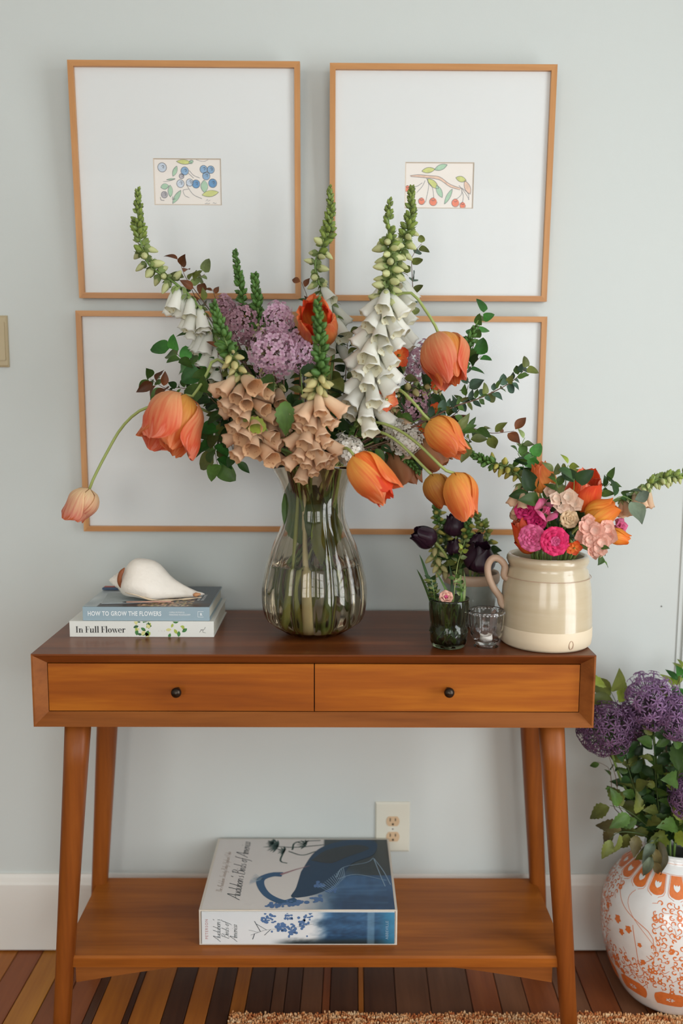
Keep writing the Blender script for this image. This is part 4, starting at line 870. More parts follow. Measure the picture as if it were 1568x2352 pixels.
for i, (c, d, k, s, mt_) in enumerate([((655, 945, -.40), (0, -.2, -1), 'mid', 82, 'bright'), ((612, 985, -.38), (-1, -.3, .35), 'lime', 70, None), ((690, 850, -.34), (.8, -.4, -.1), 'dark', 66, None), ((610, 862, -.37), (.2, -.6, -.3), 'mid', 58, None), ((1000, 1045, -.22), (.5, -.4, .8), 'dark', 70, None), ((430, 700, -.21), (.3, -.3, -1), 'dark', 70, None)]):
    p = at(*c); SP = tail([p, p+Vector((0, .03, -.02))])
    lab = ['bright green pointed leaf hanging between the two peach foxgloves', 'yellow-green leaf lying across the left peach bells', 'dark green leaf below the centre orange tulip', 'green leaf just under the front pink lilac', 'dark leaf behind the hanging tulips at right', 'dark folded leaf under the left white bells'][i]
    t = T('single_leaf', lab, 'leaf', SP[-1]); t.add('stem', MB().tube(resample(SP, 14), .0012, 6).me('stem', ST['green']))
    t.add('blade', (SERR['mid'] if k == 'mid' and i == 0 else SERR[k]), frame(p+Vector((0, 0, .02 if i == 0 else 0)), d, up=(0, -1, .3), s=s*pxm(p)))
sprig('broad-leaved branch at lower left between the open tulip and the peach bells', [(470, 900, -.29), (500, 930, -.29), (540, 960, -.28), (620, 1010, -.25)], LV('mid', 'dark', kind=ROUND)+LV('dark'), n=20, size=(32, 52), seed=51, t1=.9)
sprig('brownish small-leaved twig right of the round-leaved branch', [(500, 800, -.27), (505, 850, -.27), (540, 920, -.26), (630, 1000, -.24)], LV('bronze', 'dark', 'olive'), n=20, size=(16, 30), seed=52, t1=.8)
sprig('green leaves under the left white foxglove bells', [(450, 770, -.22), (480, 810, -.22), (540, 880, -.23), (620, 980, -.23)], LV('mid', 'dark'), n=16, size=(30, 46), seed=53, t1=.7)
sprig('dark small leaves hanging low right of the vase lip', [(960, 1050, -.23), (900, 1040, -.23), (850, 1030, -.23)], LV('dark', 'olive'), n=16, size=(20, 34), seed=54, t1=.9)
sprig('tangled olive sprig between the white bells and the arching tulip stems', [(830, 880, -.27), (835, 940, -.27), (810, 1010, -.26)], LV('olive', 'mid', 'dark'), n=24, size=(22, 40), seed=55, t1=1)
# broad pale stalks and leaves standing in the water
def stalk(label, pts, radii, mt):
    P = [VC+Vector(p) for p in pts]; t = T('flower_stalk', label, 'stalk', P[-1]); t.add('stem', MB().tube(resample(P, 24), [radii[0]+(radii[1]-radii[0])*(i/23)**3 for i in range(24)], 10).me('stem', mt))
stalk('thick pale stalk widening to a white foot in the middle of the vase', [(-.02, -.02, .40), (-.02, -.025, .28), (-.018, -.04, .16), (-.012, -.055, .06), (-.008, -.058, .014)], (.0045, .0115), ST['white'])
stalk('pale green stalk standing left of the thick white one', [(-.03, -.01, .40), (-.035, -.02, .28), (-.045, -.045, .14), (-.055, -.05, .03)], (.004, .006), ST['pale'])
stalk('dark stem crossing to the right side of the vase', [(.03, 0, .40), (.02, -.02, .28), (.045, -.04, .12), (.07, -.03, .03)], (.003, .0035), ST['dark'])
for i, (a, h, ln) in enumerate(((-1.2, .15, .22), (-2.4, .20, .18), (-.4, .17, .16), (1.0, .2, .16), (-1.9, .06, .13), (-.9, .27, .13))):
    p = VC+Vector((.035*math.cos(a), .035*math.sin(a), h)); t = T('submerged_leaf', ['broad leaf among the stems at the right of the vase water', 'green leaf pressed to the left wall of the glass vase', 'leaf leaning right inside the glass vase', 'leaf at the back of the glass vase above the water', 'small leaf low at the left in the vase water', 'green leaf high in the neck of the glass vase'][i], 'leaf', p)
    t.add('blade', BROAD['mid' if i % 2 else 'olive'], frame(p, (math.cos(a)*.12, math.sin(a)*.12, 1), up=(math.cos(a+.6), math.sin(a+.6), 0), s=ln))
# ------------------------------------------------------------ crock, jug and glasses on the table
def base_y(px, py, r): return atz(px, py, H).y + r
def px_prof(cx_, yc, S, z0):
    out = []
    for py, hw in S:
        p = at(cx_, py, yc); out.append((hw*pxm(p), p.z-z0))
    return out
def glaze(name, c, c2, rough=.22, crackle=True):
    mt, nt, N, L, b = nm(name); tc = N.new('ShaderNodeTexCoord'); mp = N.new('ShaderNodeMapping'); mp.inputs['Scale'].default_value = (6, 6, 45); L.new(tc.outputs['Object'], mp.inputs[0])
    no = N.new('ShaderNodeTexNoise'); no.inputs['Scale'].default_value = 1.2; no.inputs['Detail'].default_value = 6; L.new(mp.outputs[0], no.inputs['Vector'])
    mx = N.new('ShaderNodeMix'); mx.data_type = 'RGBA'; mx.inputs[6].default_value = lin(c); mx.inputs[7].default_value = lin(c2); L.new(no.outputs['Fac'], mx.inputs[0]); L.new(mx.outputs[2], b.inputs['Base Color'])
    b.inputs['Roughness'].default_value = rough; b.inputs['Coat Weight'].default_value = .5; b.inputs['Coat Roughness'].default_value = .08
    n2 = N.new('ShaderNodeTexNoise'); n2.inputs['Scale'].default_value = .9; L.new(mp.outputs[0], n2.inputs['Vector'])
    bp = N.new('ShaderNodeBump'); bp.inputs['Strength'].default_value = .25; bp.inputs['Distance'].default_value = .003; L.new(n2.outputs['Fac'], bp.inputs['Height']); L.new(bp.outputs[0], b.inputs['Normal'])
    return mt
M_glaze = glaze('crock_glaze', 'b8a586', 'cabda2'); M_bisque = plain('crock_lower_band', 'd9c8ac', .5, var=.03, scale=40)
M_clay = plain('crock_handle_clay', 'b99c84', .45, var=.06, scale=30)
rb_c = 103*pxm(at(1250, 1480, -.25)); KC = Vector((at(1250, 1490, -.25).x, base_y(1250, 1504, rb_c), H)); KC.x = at(1250, 1490, KC.y).x
def crock():
    S = [(1278, 84), (1272, 88), (1277, 92), (1284, 93), (1292, 90), (1298, 87), (1304, 91), (1325, 96), (1350, 100), (1400, 103), (1440, 104), (1457, 103.5)]
    P = px_prof(1250, KC.y, S, H); ztop = P[1][1]
    t = T('stoneware_crock', 'cream glazed stoneware crock with rolled rim and paler band below, at the table right', 'crock', KC, None)
    r0 = P[-1][0]; fz_ = lambda py: at(1250, py, KC.y-r0).z-H; z0 = fz_(1457); P = [q for q in P[:-1] if q[1] > z0+.002]+[(r0, z0)]
    inn = [(.001, .012), (r0*.9, .013), (r0*.93, z0), (P[5][0]*.93, P[5][1]), (P[0][0]*.95, P[1][1]-.004), (P[0][0]*.985, P[1][1])]
    t.add('body', MB().lathe(inn+P[1:], 64, KC).me('crock_body', M_glaze))
    t.add('lower_band', MB().lathe([(r0, z0), (r0+.0002, z0-.001), (r0+.0006, z0*.5), (r0-.001, .006), (r0-.006, .001), (.001, .001)], 64, KC).me('crock_band', M_bisque))
    # grooves thrown in the clay
    for py, hw in ((1341, 97.2),):
        (r, z), = px_prof(1250, KC.y, [(py, hw)], H); z = fz_(py); r += .0003; b = MB(); b.tube([KC+Vector((r*math.cos(a*PI/40), r*math.sin(a*PI/40), z)) for a in range(81)], .0007, 5, False); t.add('groove', b.me('groove', M_clay))
    # oval stamp pressed in the band
    c = at(1284, 1484, KC.y); an0 = math.asin(min(.99, (c.x-KC.x)/r0)); zc = fz_(1484); V = []
    pts = [KC+Vector((( r0+.0007)*math.sin(an0+.050*math.cos(k*PI/12)), -(r0+.0007)*math.cos(an0+.050*math.cos(k*PI/12)), zc+.0085*math.sin(k*PI/12))) for k in range(25)]
    t.add('stamp', MB().tube(pts, .0009, 5, False).me('stamp', M_clay))
    yy = KC.y-.01
    hp = [at(1168, 1330, yy), at(1157, 1322, yy), at(1159, 1300, yy), at(1146, 1284, yy), at(1130, 1283, yy), at(1120, 1300, yy), at(1122, 1325, yy), at(1133, 1350, yy), at(1147, 1370, yy), at(1152, 1388, yy), at(1166, 1400, yy)]
    t.add('handle', MB().tube(resample(hp, 40), .0072, 12).me('handle', M_clay))
crock()
# grey jug standing behind, flowers in it
M_grey = plain('grey_glaze', '8f958e', .25, var=.32, scale=22, coat=.5, bump=.1); 
JY = -.13; JC = Vector((at(1078, 1455, JY).x, JY, H))
def jug():
    P = px_prof(1078, JY, [(1316, 60), (1312, 63), (1318, 65.5), (1330, 65), (1334, 62.5), (1380, 57), (1420, 50), (1448, 42)], H)
    P = [(r, z) for r, z in P if z > .004]; r0 = P[-1][0]
    t = T('grey_jug', 'mottled grey glazed jug with a bare clay rim, standing behind the two small glasses', 'jug', JC)
    t.add('body', MB().lathe([(.001, .006), (r0*.85, .008), (P[4][0]*.92, P[4][1]), (P[0][0], P[1][1]-.003)]+P[4:]+[(r0*.94, .001), (.001, .001)], 48, JC).me('jug_body', M_grey))
    t.add('rim', MB().lathe([(P[4][0]*.93, P[4][1]-.001), (P[0][0]*.95, P[0][1]), (P[1][0], P[1][1]), (P[2][0]+.0005, P[2][1]), (P[3][0]+.0005, P[3][1]), (P[4][0]+.0003, P[4][1]-.001)], 48, JC).me('jug_rim', M_clay))
    b = MB(); r = random.Random(4)
    for k in range(26):
        a = r.uniform(-2.9, -.2); z = r.uniform(.02, P[5][1]); i = max(j for j in range(5, len(P)) if P[j][1] >= z or j == 5); rr_ = P[5][0]+(r0-P[5][0])*(P[5][1]-z)/P[5][1]
        s = r.uniform(.0008, .003); cpt = JC+Vector((rr_*math.cos(a), rr_*math.sin(a), z)); tx = Vector((-math.sin(a), math.cos(a), 0)); nn = Vector((math.cos(a), math.sin(a), 0))
        b.add([cpt+nn*.0005+tx*s*math.cos(q*PI/4)+Vector((0, 0, s*.7*math.sin(q*PI/4))) for q in range(8)], [tuple(range(8))])
    t.add('glaze_spots', b.me('spots', plain('iron_spots', '4a4a44', .3), False), kind='stuff')
jug()
def glass_thing(name, label, cx_, bot, S, mt, rib_n, rib_amt, cat_, beads=None, seg=96, thick=.0022, foot=None):
    rb = S[-1][1]*pxm(at(cx_, bot, -.33)); yc = base_y(cx_, bot, rb); c = Vector((at(cx_, bot, yc).x, yc, H)); P = px_prof(cx_, yc, S, H); P = [(r, max(.0012, z)) for r, z in P]
    V = resample([Vector((r, 0, z)) for r, z in P], 34); out = [(v.x, max(.001, v.z)) for v in V]; zt = out[0][1]
    ins = [(max(.0004, r-thick), z) for r, z in out if z > (foot or .006)]; ins.append((.0004, ins[-1][1]))
    n0 = len(ins)
    def fn(r, z, a, i):
        if i < n0: return r, z
        u = z/zt; k = rib_amt*ss(.03, .1, u)*(1-ss(.86, .95, u)); w_ = math.cos(a*rib_n)
        pat = w_ if u > .5 else math.cos(a*rib_n/2)*math.cos(u*26)*1.2
        return r*(1+k*pat), z
    t = T(name, label, cat_, c); gm = MB().lathe(ins[::-1]+out+[(.0004, .0012)], seg, c, fn=fn).me(name, mt); gm.flip_normals(); t.add('glass_body', gm)
    if beads:
        r, z, nb, s = beads[0]*pxm(c), zt*beads[1], beads[2], beads[3]; b = MB()
        for k in range(nb):
            a = 2*PI*k/nb; b.lathe([(.0002, -s), (s*.8, -s*.6), (s, 0), (s*.8, s*.6), (.0002, s)], 6, c+Vector((r*math.cos(a), r*math.sin(a), z)))
        t.add('beading', b.me('beading', mt))
    return t, c, zt
M_green = glass_mat('green_glass', '9aa68a', 1.45); M_clear = glass_mat('clear_glass', 'ffffff', 1.45)
tg, GC, gz = glass_thing('green_tumbler', 'dark green pressed glass tumbler holding short stems and a pink bud', 1029, 1494, [(1373, 46), (1376, 46.5), (1400, 45), (1430, 42), (1452, 43.5), (1470, 41), (1484, 36), (1490, 34.5)], M_green, 18, .018, 'glass', beads=(42, .33, 16, .0028))
tc_, CC, cz_ = glass_thing('clear_votive_glass', 'small clear pressed glass on a foot between the green tumbler and the crock', 1115, 1492, [(1400, 40), (1404, 41), (1420, 40), (1440, 38.5), (1460, 34), (1472, 27), (1477, 24), (1482, 26), (1488, 29), (1490, 28)], M_clear, 14, .012, 'glass', beads=(40, .93, 30, .0022), foot=.014)
# candle stub glimpsed in the clear glass
single('tealight', MB().lathe([(.0003, .0148), (.013, .0148), (.013, .024), (.011, .024), (.010, .0225), (.0003, .0225)], 24, CC).me('tealight', plain('white_wax', 'efe9e0', .4)), 'small white candle stub inside the clear pressed glass', 'candle')
# ------------------------------------------------------------ flowers in crock
def tail_to(c, ztop, rin, zb=.03, spread=.5):
    def f(P):
        a = Vector(P[-1]); v = (a-c).xy; l = max(v.length, 1e-4); k = min(rin*.75, l)
        m1 = c+Vector((v.x/l*k, v.y/l*k, ztop+.002)); m2 = c+Vector((-v.x/l*k*spread, -v.y/l*k*spread, zb)); m2 += Vector((RND.uniform(-.01, .01), RND.uniform(-.01, .01), 0))
        return list(P)+[m1, m2]
    return f
zc_t = at(1250, 1277, KC.y).z-H; TK = tail_to(KC, zc_t, 80*pxm(KC)); TJ = tail_to(JC, at(1078, 1318, JY).z-H, 55*pxm(JC)); TGt = tail_to(GC, gz, 38*pxm(GC), .008)
YK0 = KC.y
def tul(label, base, tip, w_, col, op, st, tf, **k): return tulip(label, 'flower', base, tip, w_, col, op, st, tailf=tf, **k)
tul('orange tulip standing upright at the top left of the crock bouquet', (1252, 1132, YK0-.02), (1238, 1062, YK0-.03), 62, 'orange', .55, [(1255, 1180, YK0-.01)], TK, seed=21)
tul('round coral flower at the top of the crock bouquet, beside a dark round leaf', (1325, 1168, YK0-.0), (1352, 1092, YK0-.04), 84, 'redor', .8, [(1300, 1210, YK0)], TK, seed=22, ruf=.08, dark_in='coral')
tul('golden orange tulip lying sideways at the right of the crock bouquet', (1345, 1195, YK0-.05), (1418, 1160, YK0-.07), 66, 'bright', .6, [(1310, 1230, YK0-.03)], TK, seed=23)
tul('small orange tulip lowest at the right of the crock bouquet', (1395, 1225, YK0-.03), (1446, 1242, YK0-.04), 40, 'bright', .6, [(1350, 1240, YK0-.02)], TK, seed=24)
tul('coral tulip at the left edge of the crock bouquet', (1215, 1255, YK0-.03), (1188, 1192, YK0-.04), 48, 'redor', .7, [(1230, 1270, YK0-.01)], TK, seed=25, dark_in='coral')
tul('deep orange-red tulip low at the left over the crock rim', (1228, 1262, YK0-.01), (1190, 1235, YK0-.03), 44, 'redor', .7, [(1240, 1275, YK0)], TK, seed=26)
RP = {k: [petal('petal', PM[k], .78, cup=.5, curl=-.15, ruf=.07, seed=s, nu=6, nv=6, tipw=0) for s in range(3)] for k in ('magenta', 'hotpink', 'pink', 'blush', 'beige', 'blushpale')}
def rose(label, c, face, size, k, st, tf, rings=6, cat_='flower', name='ranunculus', openr=1.0, kin=None):
    p = at(*c); R_ = size/2*pxm(p); SP = tf([p-Vector(face).normalized()*R_*.5]+W3(st)); t = T(name, label, cat_, SP[-1])
    t.add('stem', MB().tube(resample(SP, 12), .0018, 6).me('stem', ST['green'])); M = frame(p-Vector(face).normalized()*R_*.45, face)
    for r in range(rings):
        f = (r+.6)/rings; np_ = 4+int(r*.9); 
        for i in range(np_):
            a = 2*PI*i/np_+r*.9; lean = .05+1.05*f**1.5*openr
            d = Vector((math.cos(a)*math.sin(lean), math.sin(a)*math.sin(lean), math.cos(lean)))
            o = Vector((math.cos(a), math.sin(a), 0))*R_*.42*f; s = R_*(.62+.38*f)
            t.add('petal', RP[kin if (kin and f < .55) else k][(i+r) % 3], M @ frame(o, d, up=(math.cos(a), math.sin(a), -.001), s=(s*(.45+.5*f), s*.8, s)))
    return t
rose('pink ranunculus at the lower left of the crock bouquet', (1222, 1236, YK0-.075), (-.25, -1, .25), 62, 'pink', [(1235, 1260, YK0-.03)], TK, 7)
rose('hot pink ranunculus hanging over the crock rim', (1272, 1243, YK0-.085), (.05, -1, .15), 66, 'hotpink', [(1265, 1265, YK0-.04)], TK, 7, kin='pink')
rose('magenta ranunculus at the upper left of the crock bouquet', (1208, 1172, YK0-.04), (-.5, -.8, .5), 54, 'magenta', [(1235, 1230, YK0-.02)], TK, 5)
rose('dark magenta bloom between the two pink ranunculus flowers and the stock', (1232, 1198, YK0-.05), (-.1, -1, .3), 48, 'magenta', [(1245, 1240, YK0-.02)], TK, 4)
rose('pink anemone with a dark heart in the middle of the crock bouquet', (1256, 1170, YK0-.06), (.1, -.9, .5), 62, 'pink', [(1260, 1230, YK0-.02)], TK, 2, name='anemone', openr=1.3)
rose('small beige rose in the centre of the crock bouquet', (1306, 1192, YK0-.07), (.1, -1, .2), 44, 'beige', [(1290, 1240, YK0-.03)], TK, 5, name='spray_rose')
rose('bright pink bloom peeking out behind the coral flower', (1328, 1094, YK0+.01), (0, -.5, 1), 44, 'hotpink', [(1310, 1180, YK0)], TK, 3)
rose('pale pink bloom peeking out at the far right of the crock bouquet', (1425, 1208, YK0+.0), (.6, -.8, .3), 40, 'pink', [(1360, 1240, YK0)], TK, 3)
BP = [petal('petal', PM['blushpale'], .5, ruf=.15, seed=s+9, cup=.12, curl=-.12, nu=4, nv=4) for s in range(3)]; BP2 = [petal('petal', PM['blush'], .55, ruf=.2, seed=s+12, cup=.15, curl=-.1, nu=4, nv=4) for s in range(3)]
def stock(label, cs, st, pets, size, seed):
    r = random.Random(seed); p0 = at(*cs[0]); SP = TK([p0+Vector((0, .012, 0))]+W3(st)); t = T('stock_flower', label, 'flower', SP[-1]); t.add('stem', MB().tube(resample([at(*cs[-1])+Vector((0, .012, 0))]+SP, 18), .0022, 6).me('stem', ST['green']))
    for c in cs:
        p = at(*c); fc = Vector((r.uniform(-.6, .6), -1, r.uniform(-.4, .6))).normalized(); M = frame(p, fc); s = size/2*pxm(p)*r.uniform(.85, 1.15); n = 5
        for k in range(n*2):
            a = 2*PI*k/n+(.5 if k >= n else 0); z = .25 if k < n else .8; d = Vector((math.cos(a), math.sin(a), z)).normalized()
            t.add('petal', pets[k % 3], M @ frame((0, 0, 0), d, up=(0, 0, 1), s=s*(1 if k < n else .65)))
    return t
stock('pale blush stock blossoms in the middle of the crock bouquet', [(1306, 1142, YK0-.08), (1290, 1160, YK0-.07), (1276, 1146, YK0-.07), (1322, 1158, YK0-.07), (1264, 1124, YK0-.05)], [(1290, 1220, YK0-.03)], BP, 40, 1)
stock('ruffled blush stock spilling over the right side of the crock rim', [(1340, 1212, YK0-.09), (1368, 1220, YK0-.095), (1392, 1212, YK0-.09), (1352, 1240, YK0-.095), (1382, 1244, YK0-.1), (1362, 1266, YK0-.095), (1336, 1232, YK0-.085), (1400, 1232, YK0-.09), (1374, 1262, YK0-.1), (1350, 1196, YK0-.08)], [(1320, 1255, YK0-.05)], BP2, 42, 2)
foxglove('peach foxglove arching left out of the crock toward the orange tulips', [(1080, 1038, YK0-.0), (1120, 1062, YK0-.0), (1160, 1070, YK0-.01), (1192, 1096, YK0-.01), (1212, 1140, YK0-.01), (1225, 1190, YK0-.01)],
    [(0, .3, 'tip2', 24, 17, 1, None, .3), (.25, .55, 'yellowbud', 14, 30, .7, None, .4), (.62, .98, 'peach', 13, 52, .4, (-.6, -.4, 0), .8)], seed=31, tailf=TK)
foxglove('peach foxglove arching right out of the crock past the picture edge', [(1620, 1068, YK0-.0), (1568, 1088, YK0-.0), (1510, 1102, YK0-.0), (1470, 1122, YK0-.0), (1440, 1140, YK0-.01), (1390, 1160, YK0-.01), (1330, 1200, YK0)],
    [(0, .42, 'tip', 50, 17, 1, None, .3), (.2, .48, 'creamy2', 16, 26, .7, None, .8), (.42, .68, 'peach', 9, 42, .4, (0, -.3, 0), 1.0)], seed=32, tailf=TK)
for lab, pth, lv, kw in [
    ('dark round eucalyptus-like leaf twig at the top of the crock bouquet', [(1318, 1100, YK0-.08), (1316, 1130, YK0-.07), (1300, 1190, YK0-.03)], LV('dark', kind=ROUND), dict(n=3, size=(40, 52), t1=.2)),
    ('dark green leaves at the left inside the crock bouquet', [(1215, 1130, YK0-.03), (1245, 1150, YK0-.04), (1262, 1200, YK0-.02)], LV('dark', 'mid'), dict(n=7, size=(44, 62), t1=.7)),
    ('slender green bud stems standing in the crock bouquet', [(1272, 1085, YK0-.06), (1282, 1130, YK0-.06), (1285, 1180, YK0-.03)], LV('pale', 'mid'), dict(n=8, size=(22, 38), t1=.6, fwd=1.2)),
    ('yellow-green little leaves at the very top of the crock bouquet', [(1305, 1068, YK0-.0), (1300, 1085, YK0-.0), (1295, 1180, YK0)], LV('lime'), dict(n=5, size=(24, 34), t1=.3)),
    ('grey-green folded leaf at the right of the crock bouquet', [(1452, 1150, YK0-.03), (1425, 1140, YK0-.03), (1380, 1170, YK0-.02), (1320, 1220, YK0)], LV('grey', 'dark'), dict(n=6, size=(48, 66), t1=.35)),
    ('small green shoots behind the coral flower', [(1400, 1110, YK0+.01), (1380, 1130, YK0), (1330, 1200, YK0)], LV('mid', 'dark'), dict(n=10, size=(22, 38), t1=.6)),
    ('quince twig with thin leaves reaching left above the crock', [(1205, 1005, YK0+.01), (1190, 1045, YK0+.01), (1225, 1075, YK0), (1240, 1130, YK0)], LV('pale', 'mid', 'dark'), dict(n=10, size=(24, 42), t1=.8)),
    ('tiny-leaved twig with a green leaf beside the lower right frame edge', [(1226, 1048, YK0+.0), (1200, 1062, YK0+.0), (1215, 1100, YK0), (1245, 1150, YK0)], LV('bright', 'mid', kind=ROUND), dict(n=6, size=(26, 40), t1=.5)),
    ('thin green sprig hanging below the blush stock', [(1384, 1290, YK0-.1), (1380, 1262, YK0-.1), (1350, 1245, YK0-.08), (1320, 1262, YK0-.05)], LV('mid'), dict(n=4, size=(22, 30), t1=.4)),
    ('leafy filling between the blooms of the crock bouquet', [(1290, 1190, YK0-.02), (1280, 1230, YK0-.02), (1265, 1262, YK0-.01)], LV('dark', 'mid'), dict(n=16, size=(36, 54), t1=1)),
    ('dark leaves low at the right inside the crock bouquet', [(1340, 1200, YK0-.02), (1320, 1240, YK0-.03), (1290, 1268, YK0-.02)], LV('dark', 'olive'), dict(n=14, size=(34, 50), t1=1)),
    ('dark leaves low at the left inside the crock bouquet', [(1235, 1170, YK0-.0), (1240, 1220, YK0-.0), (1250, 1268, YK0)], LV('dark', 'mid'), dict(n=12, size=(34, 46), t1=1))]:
    sprig(lab, pth, lv, tailf=TK, seed=len(lab), stem_col='green', **kw)
blossom('tiny orange blossom hanging over the crock rim at its middle', (1318, 1258, YK0-.09), (0, -1, -.3), 40, OPET, 5, [(1300, 1262, YK0-.05)], tailf=TK)
blossom('little orange bud by the left foxglove of the crock bouquet', (1210, 1098, YK0-.03), (0, -1, .4), 22, OPET, 5, [(1235, 1150, YK0-.02)], tailf=TK)
# ------------------------------------------------------------ flowers in the grey jug
for lab, b_, tp, w_, st in [('dark plum tulip leaning out at the left of the grey jug', (1000, 1245, -.17), (950, 1222, -.18), 54, [(1020, 1270, -.16)]), ('dark plum tulip at the top of the grey jug bouquet', (1046, 1232, -.14), (1042, 1180, -.145), 52, [(1055, 1270, -.14)]),
                          ('dark plum tulip at the lower right of the grey jug, largest of the dark ones', (1096, 1312, -.17), (1108, 1250, -.19), 76, [(1090, 1318, -.15)]), ('dark plum tulip behind the lower right one', (1085, 1262, -.14), (1098, 1222, -.145), 44, [(1080, 1290, -.14)]),
                          ('nearly hidden dark plum tulip in the middle of the grey jug bouquet', (1050, 1275, -.145), (1040, 1238, -.15), 42, [(1060, 1300, -.14)])]:
    tul(lab, b_, tp, w_, 'dark', .62, st, TJ, seed=len(lab), ruf=.08)
foxglove('green foxglove tip with yellow buds at the left of the grey jug bouquet', [(1000, 1150, -.13), (1006, 1190, -.13), (1025, 1240, -.13), (1050, 1300, -.13)], [(0, .35, 'tip2', 22, 16, 1, None, 0), (.1, .9, 'yellowbud', 20, 22, .9, None, .2)], seed=41, tailf=TJ, sr=.002)
foxglove('green foxglove tip with yellow buds at the centre of the grey jug bouquet', [(1078, 1190, -.16), (1070, 1230, -.16), (1060, 1275, -.16), (1058, 1305, -.15)], [(0, .4, 'tip2', 26, 16, 1, None, 0), (.1, .95, 'yellowbud', 18, 24, .9, None, .2)], seed=42, tailf=TJ, sr=.002)
foxglove('green foxglove tip with pale buds at the right of the grey jug bouquet', [(1090, 1178, -.13), (1108, 1205, -.13), (1120, 1240, -.13), (1100, 1300, -.13)], [(0, .3, 'tip', 22, 16, 1, None, 0), (.15, .9, 'yellowbud', 14, 25, .9, None, .1)], seed=43, tailf=TJ, sr=.002)
foxglove('short foxglove spike with beige bells low at the left of the grey jug', [(1000, 1215, -.15), (1000, 1260, -.15), (1010, 1300, -.15), (1040, 1310, -.14)], [(0, .5, 'yellowbud', 10, 24, .9, None, .4), (.3, .95, 'peachbud', 10, 34, .8, (-.2, -.5, 0), .8)], seed=44, tailf=TJ, sr=.002)
for i, (pth, lab) in enumerate([([(1010, 1230, -.12), (1040, 1290, -.12)], 'dark leaves at the left inside the grey jug bouquet'), ([(1060, 1210, -.12), (1065, 1290, -.12)], 'dark leaves behind the centre of the grey jug bouquet'), ([(1120, 1260, -.12), (1090, 1305, -.12)], 'dark leaves at the right inside the grey jug bouquet'), ([(1040, 1285, -.16), (1060, 1308, -.15)], 'olive leaves over the rim of the grey jug')]):
    sprig(lab, pth, LV('dark', 'olive'), n=16, size=(26, 42), seed=60+i, t1=1, tailf=TJ, stem_col='green')
# ------------------------------------------------------------ in the tumbler
rose('tiny pink bud resting on the rim of the green tumbler', (1024, 1372, GC.y-.02), (0, -.8, .6), 34, 'blush', [(1026, 1385, GC.y-.015)], TGt, 4, name='pink_bud', kin='pink')
for i, (x0, y0, x1, y1, k) in enumerate([(968, 1310, 990, 1388, 'mid'), (978, 1280, 992, 1380, 'dark'), (1012, 1318, 1036, 1385, 'mid'), (1044, 1300, 1036, 1385, 'dark'), (1076, 1320, 1062, 1390, 'pale'), (1064, 1330, 1058, 1388, 'mid')]):
    p1, p0 = at(x0, y0, GC.y-.005*(i % 3)), at(x1, y1, GC.y-.004); SP = TGt([p0]); L_ = (p1-p0).length; lab = ['longest blade leaning out left of the green tumbler', 'upright dark blade at the left of the green tumbler', 'blade crossing behind the pink bud', 'tall dark blade in the middle of the green tumbler', 'pale blade at the right edge of the green tumbler', 'short green blade at the right of the green tumbler'][i]
    t = T('grass_blade', lab, 'leaf', SP[-1], None); t.add('stem', MB().tube(resample(SP, 8), .001, 5).me('stem', ST['green'])); t.add('blade', BLADE[k], frame(p0, p1-p0, up=(.4, -1, 0), s=(L_*.75, L_, L_*1.08)))
sprig('fluffy little green sprig at the left of the green tumbler', [(990, 1330, GC.y-.01), (996, 1360, GC.y-.01), (1000, 1385, GC.y)], LV('dark', 'olive'), n=26, size=(12, 20), seed=71, t1=.9, tailf=TGt, stem_col='green')
sprig('curled green sprig at the right of the green tumbler', [(1046, 1328, GC.y), (1058, 1345, GC.y), (1062, 1385, GC.y)], LV('mid', 'pale'), n=18, size=(10, 17), seed=72, t1=.8, tailf=TGt, stem_col='green')
sprig('thin pale sprig standing tall above the green tumbler', [(1062, 1262, GC.y), (1050, 1300, GC.y), (1040, 1385, GC.y)], LV('lime', 'pale'), n=6, size=(14, 22), seed=73, t1=.3, tailf=TGt, stem_col='pale', sr=.0009)
# ------------------------------------------------------------ lettering
def fnt(txt, size, M, mt, name, t, parent=None, bold=0, shear=0, sx=1, spacing=1, align='LEFT', width=None):
    cu = bpy.data.curves.new('lettering', 'FONT'); cu.body = txt; cu.size = size; cu.offset = bold; cu.shear = shear; cu.space_character = spacing; cu.align_x = align; cu.resolution_u = 3; cu.extrude = .00005
    ob = bpy.data.objects.new('tmp', cu); me = bpy.data.meshes.new_from_object(ob); bpy.data.objects.remove(ob); bpy.data.curves.remove(cu)
    me.materials.clear(); me.materials.append(mt)
    if width: sx = width/max(v.co.x for v in me.vertices)
    return t.add(name, me, M @ Matrix.Diagonal((sx, 1, 1, 1)), parent=parent)
def ell_ring(cx_, cy, rx, ry, tx, ty, a0=0, a1=2*PI, n=24):
    V, F = [], []
    for k in range(n+1):
        a = a0+(a1-a0)*k/n; V += [(cx_+rx*math.cos(a), cy+ry*math.sin(a)), (cx_+(rx-tx)*math.cos(a), cy+(ry-ty)*math.sin(a))]
    return V, [(2*i, 2*i+1, 2*i+3, 2*i+2) for i in range(n)]
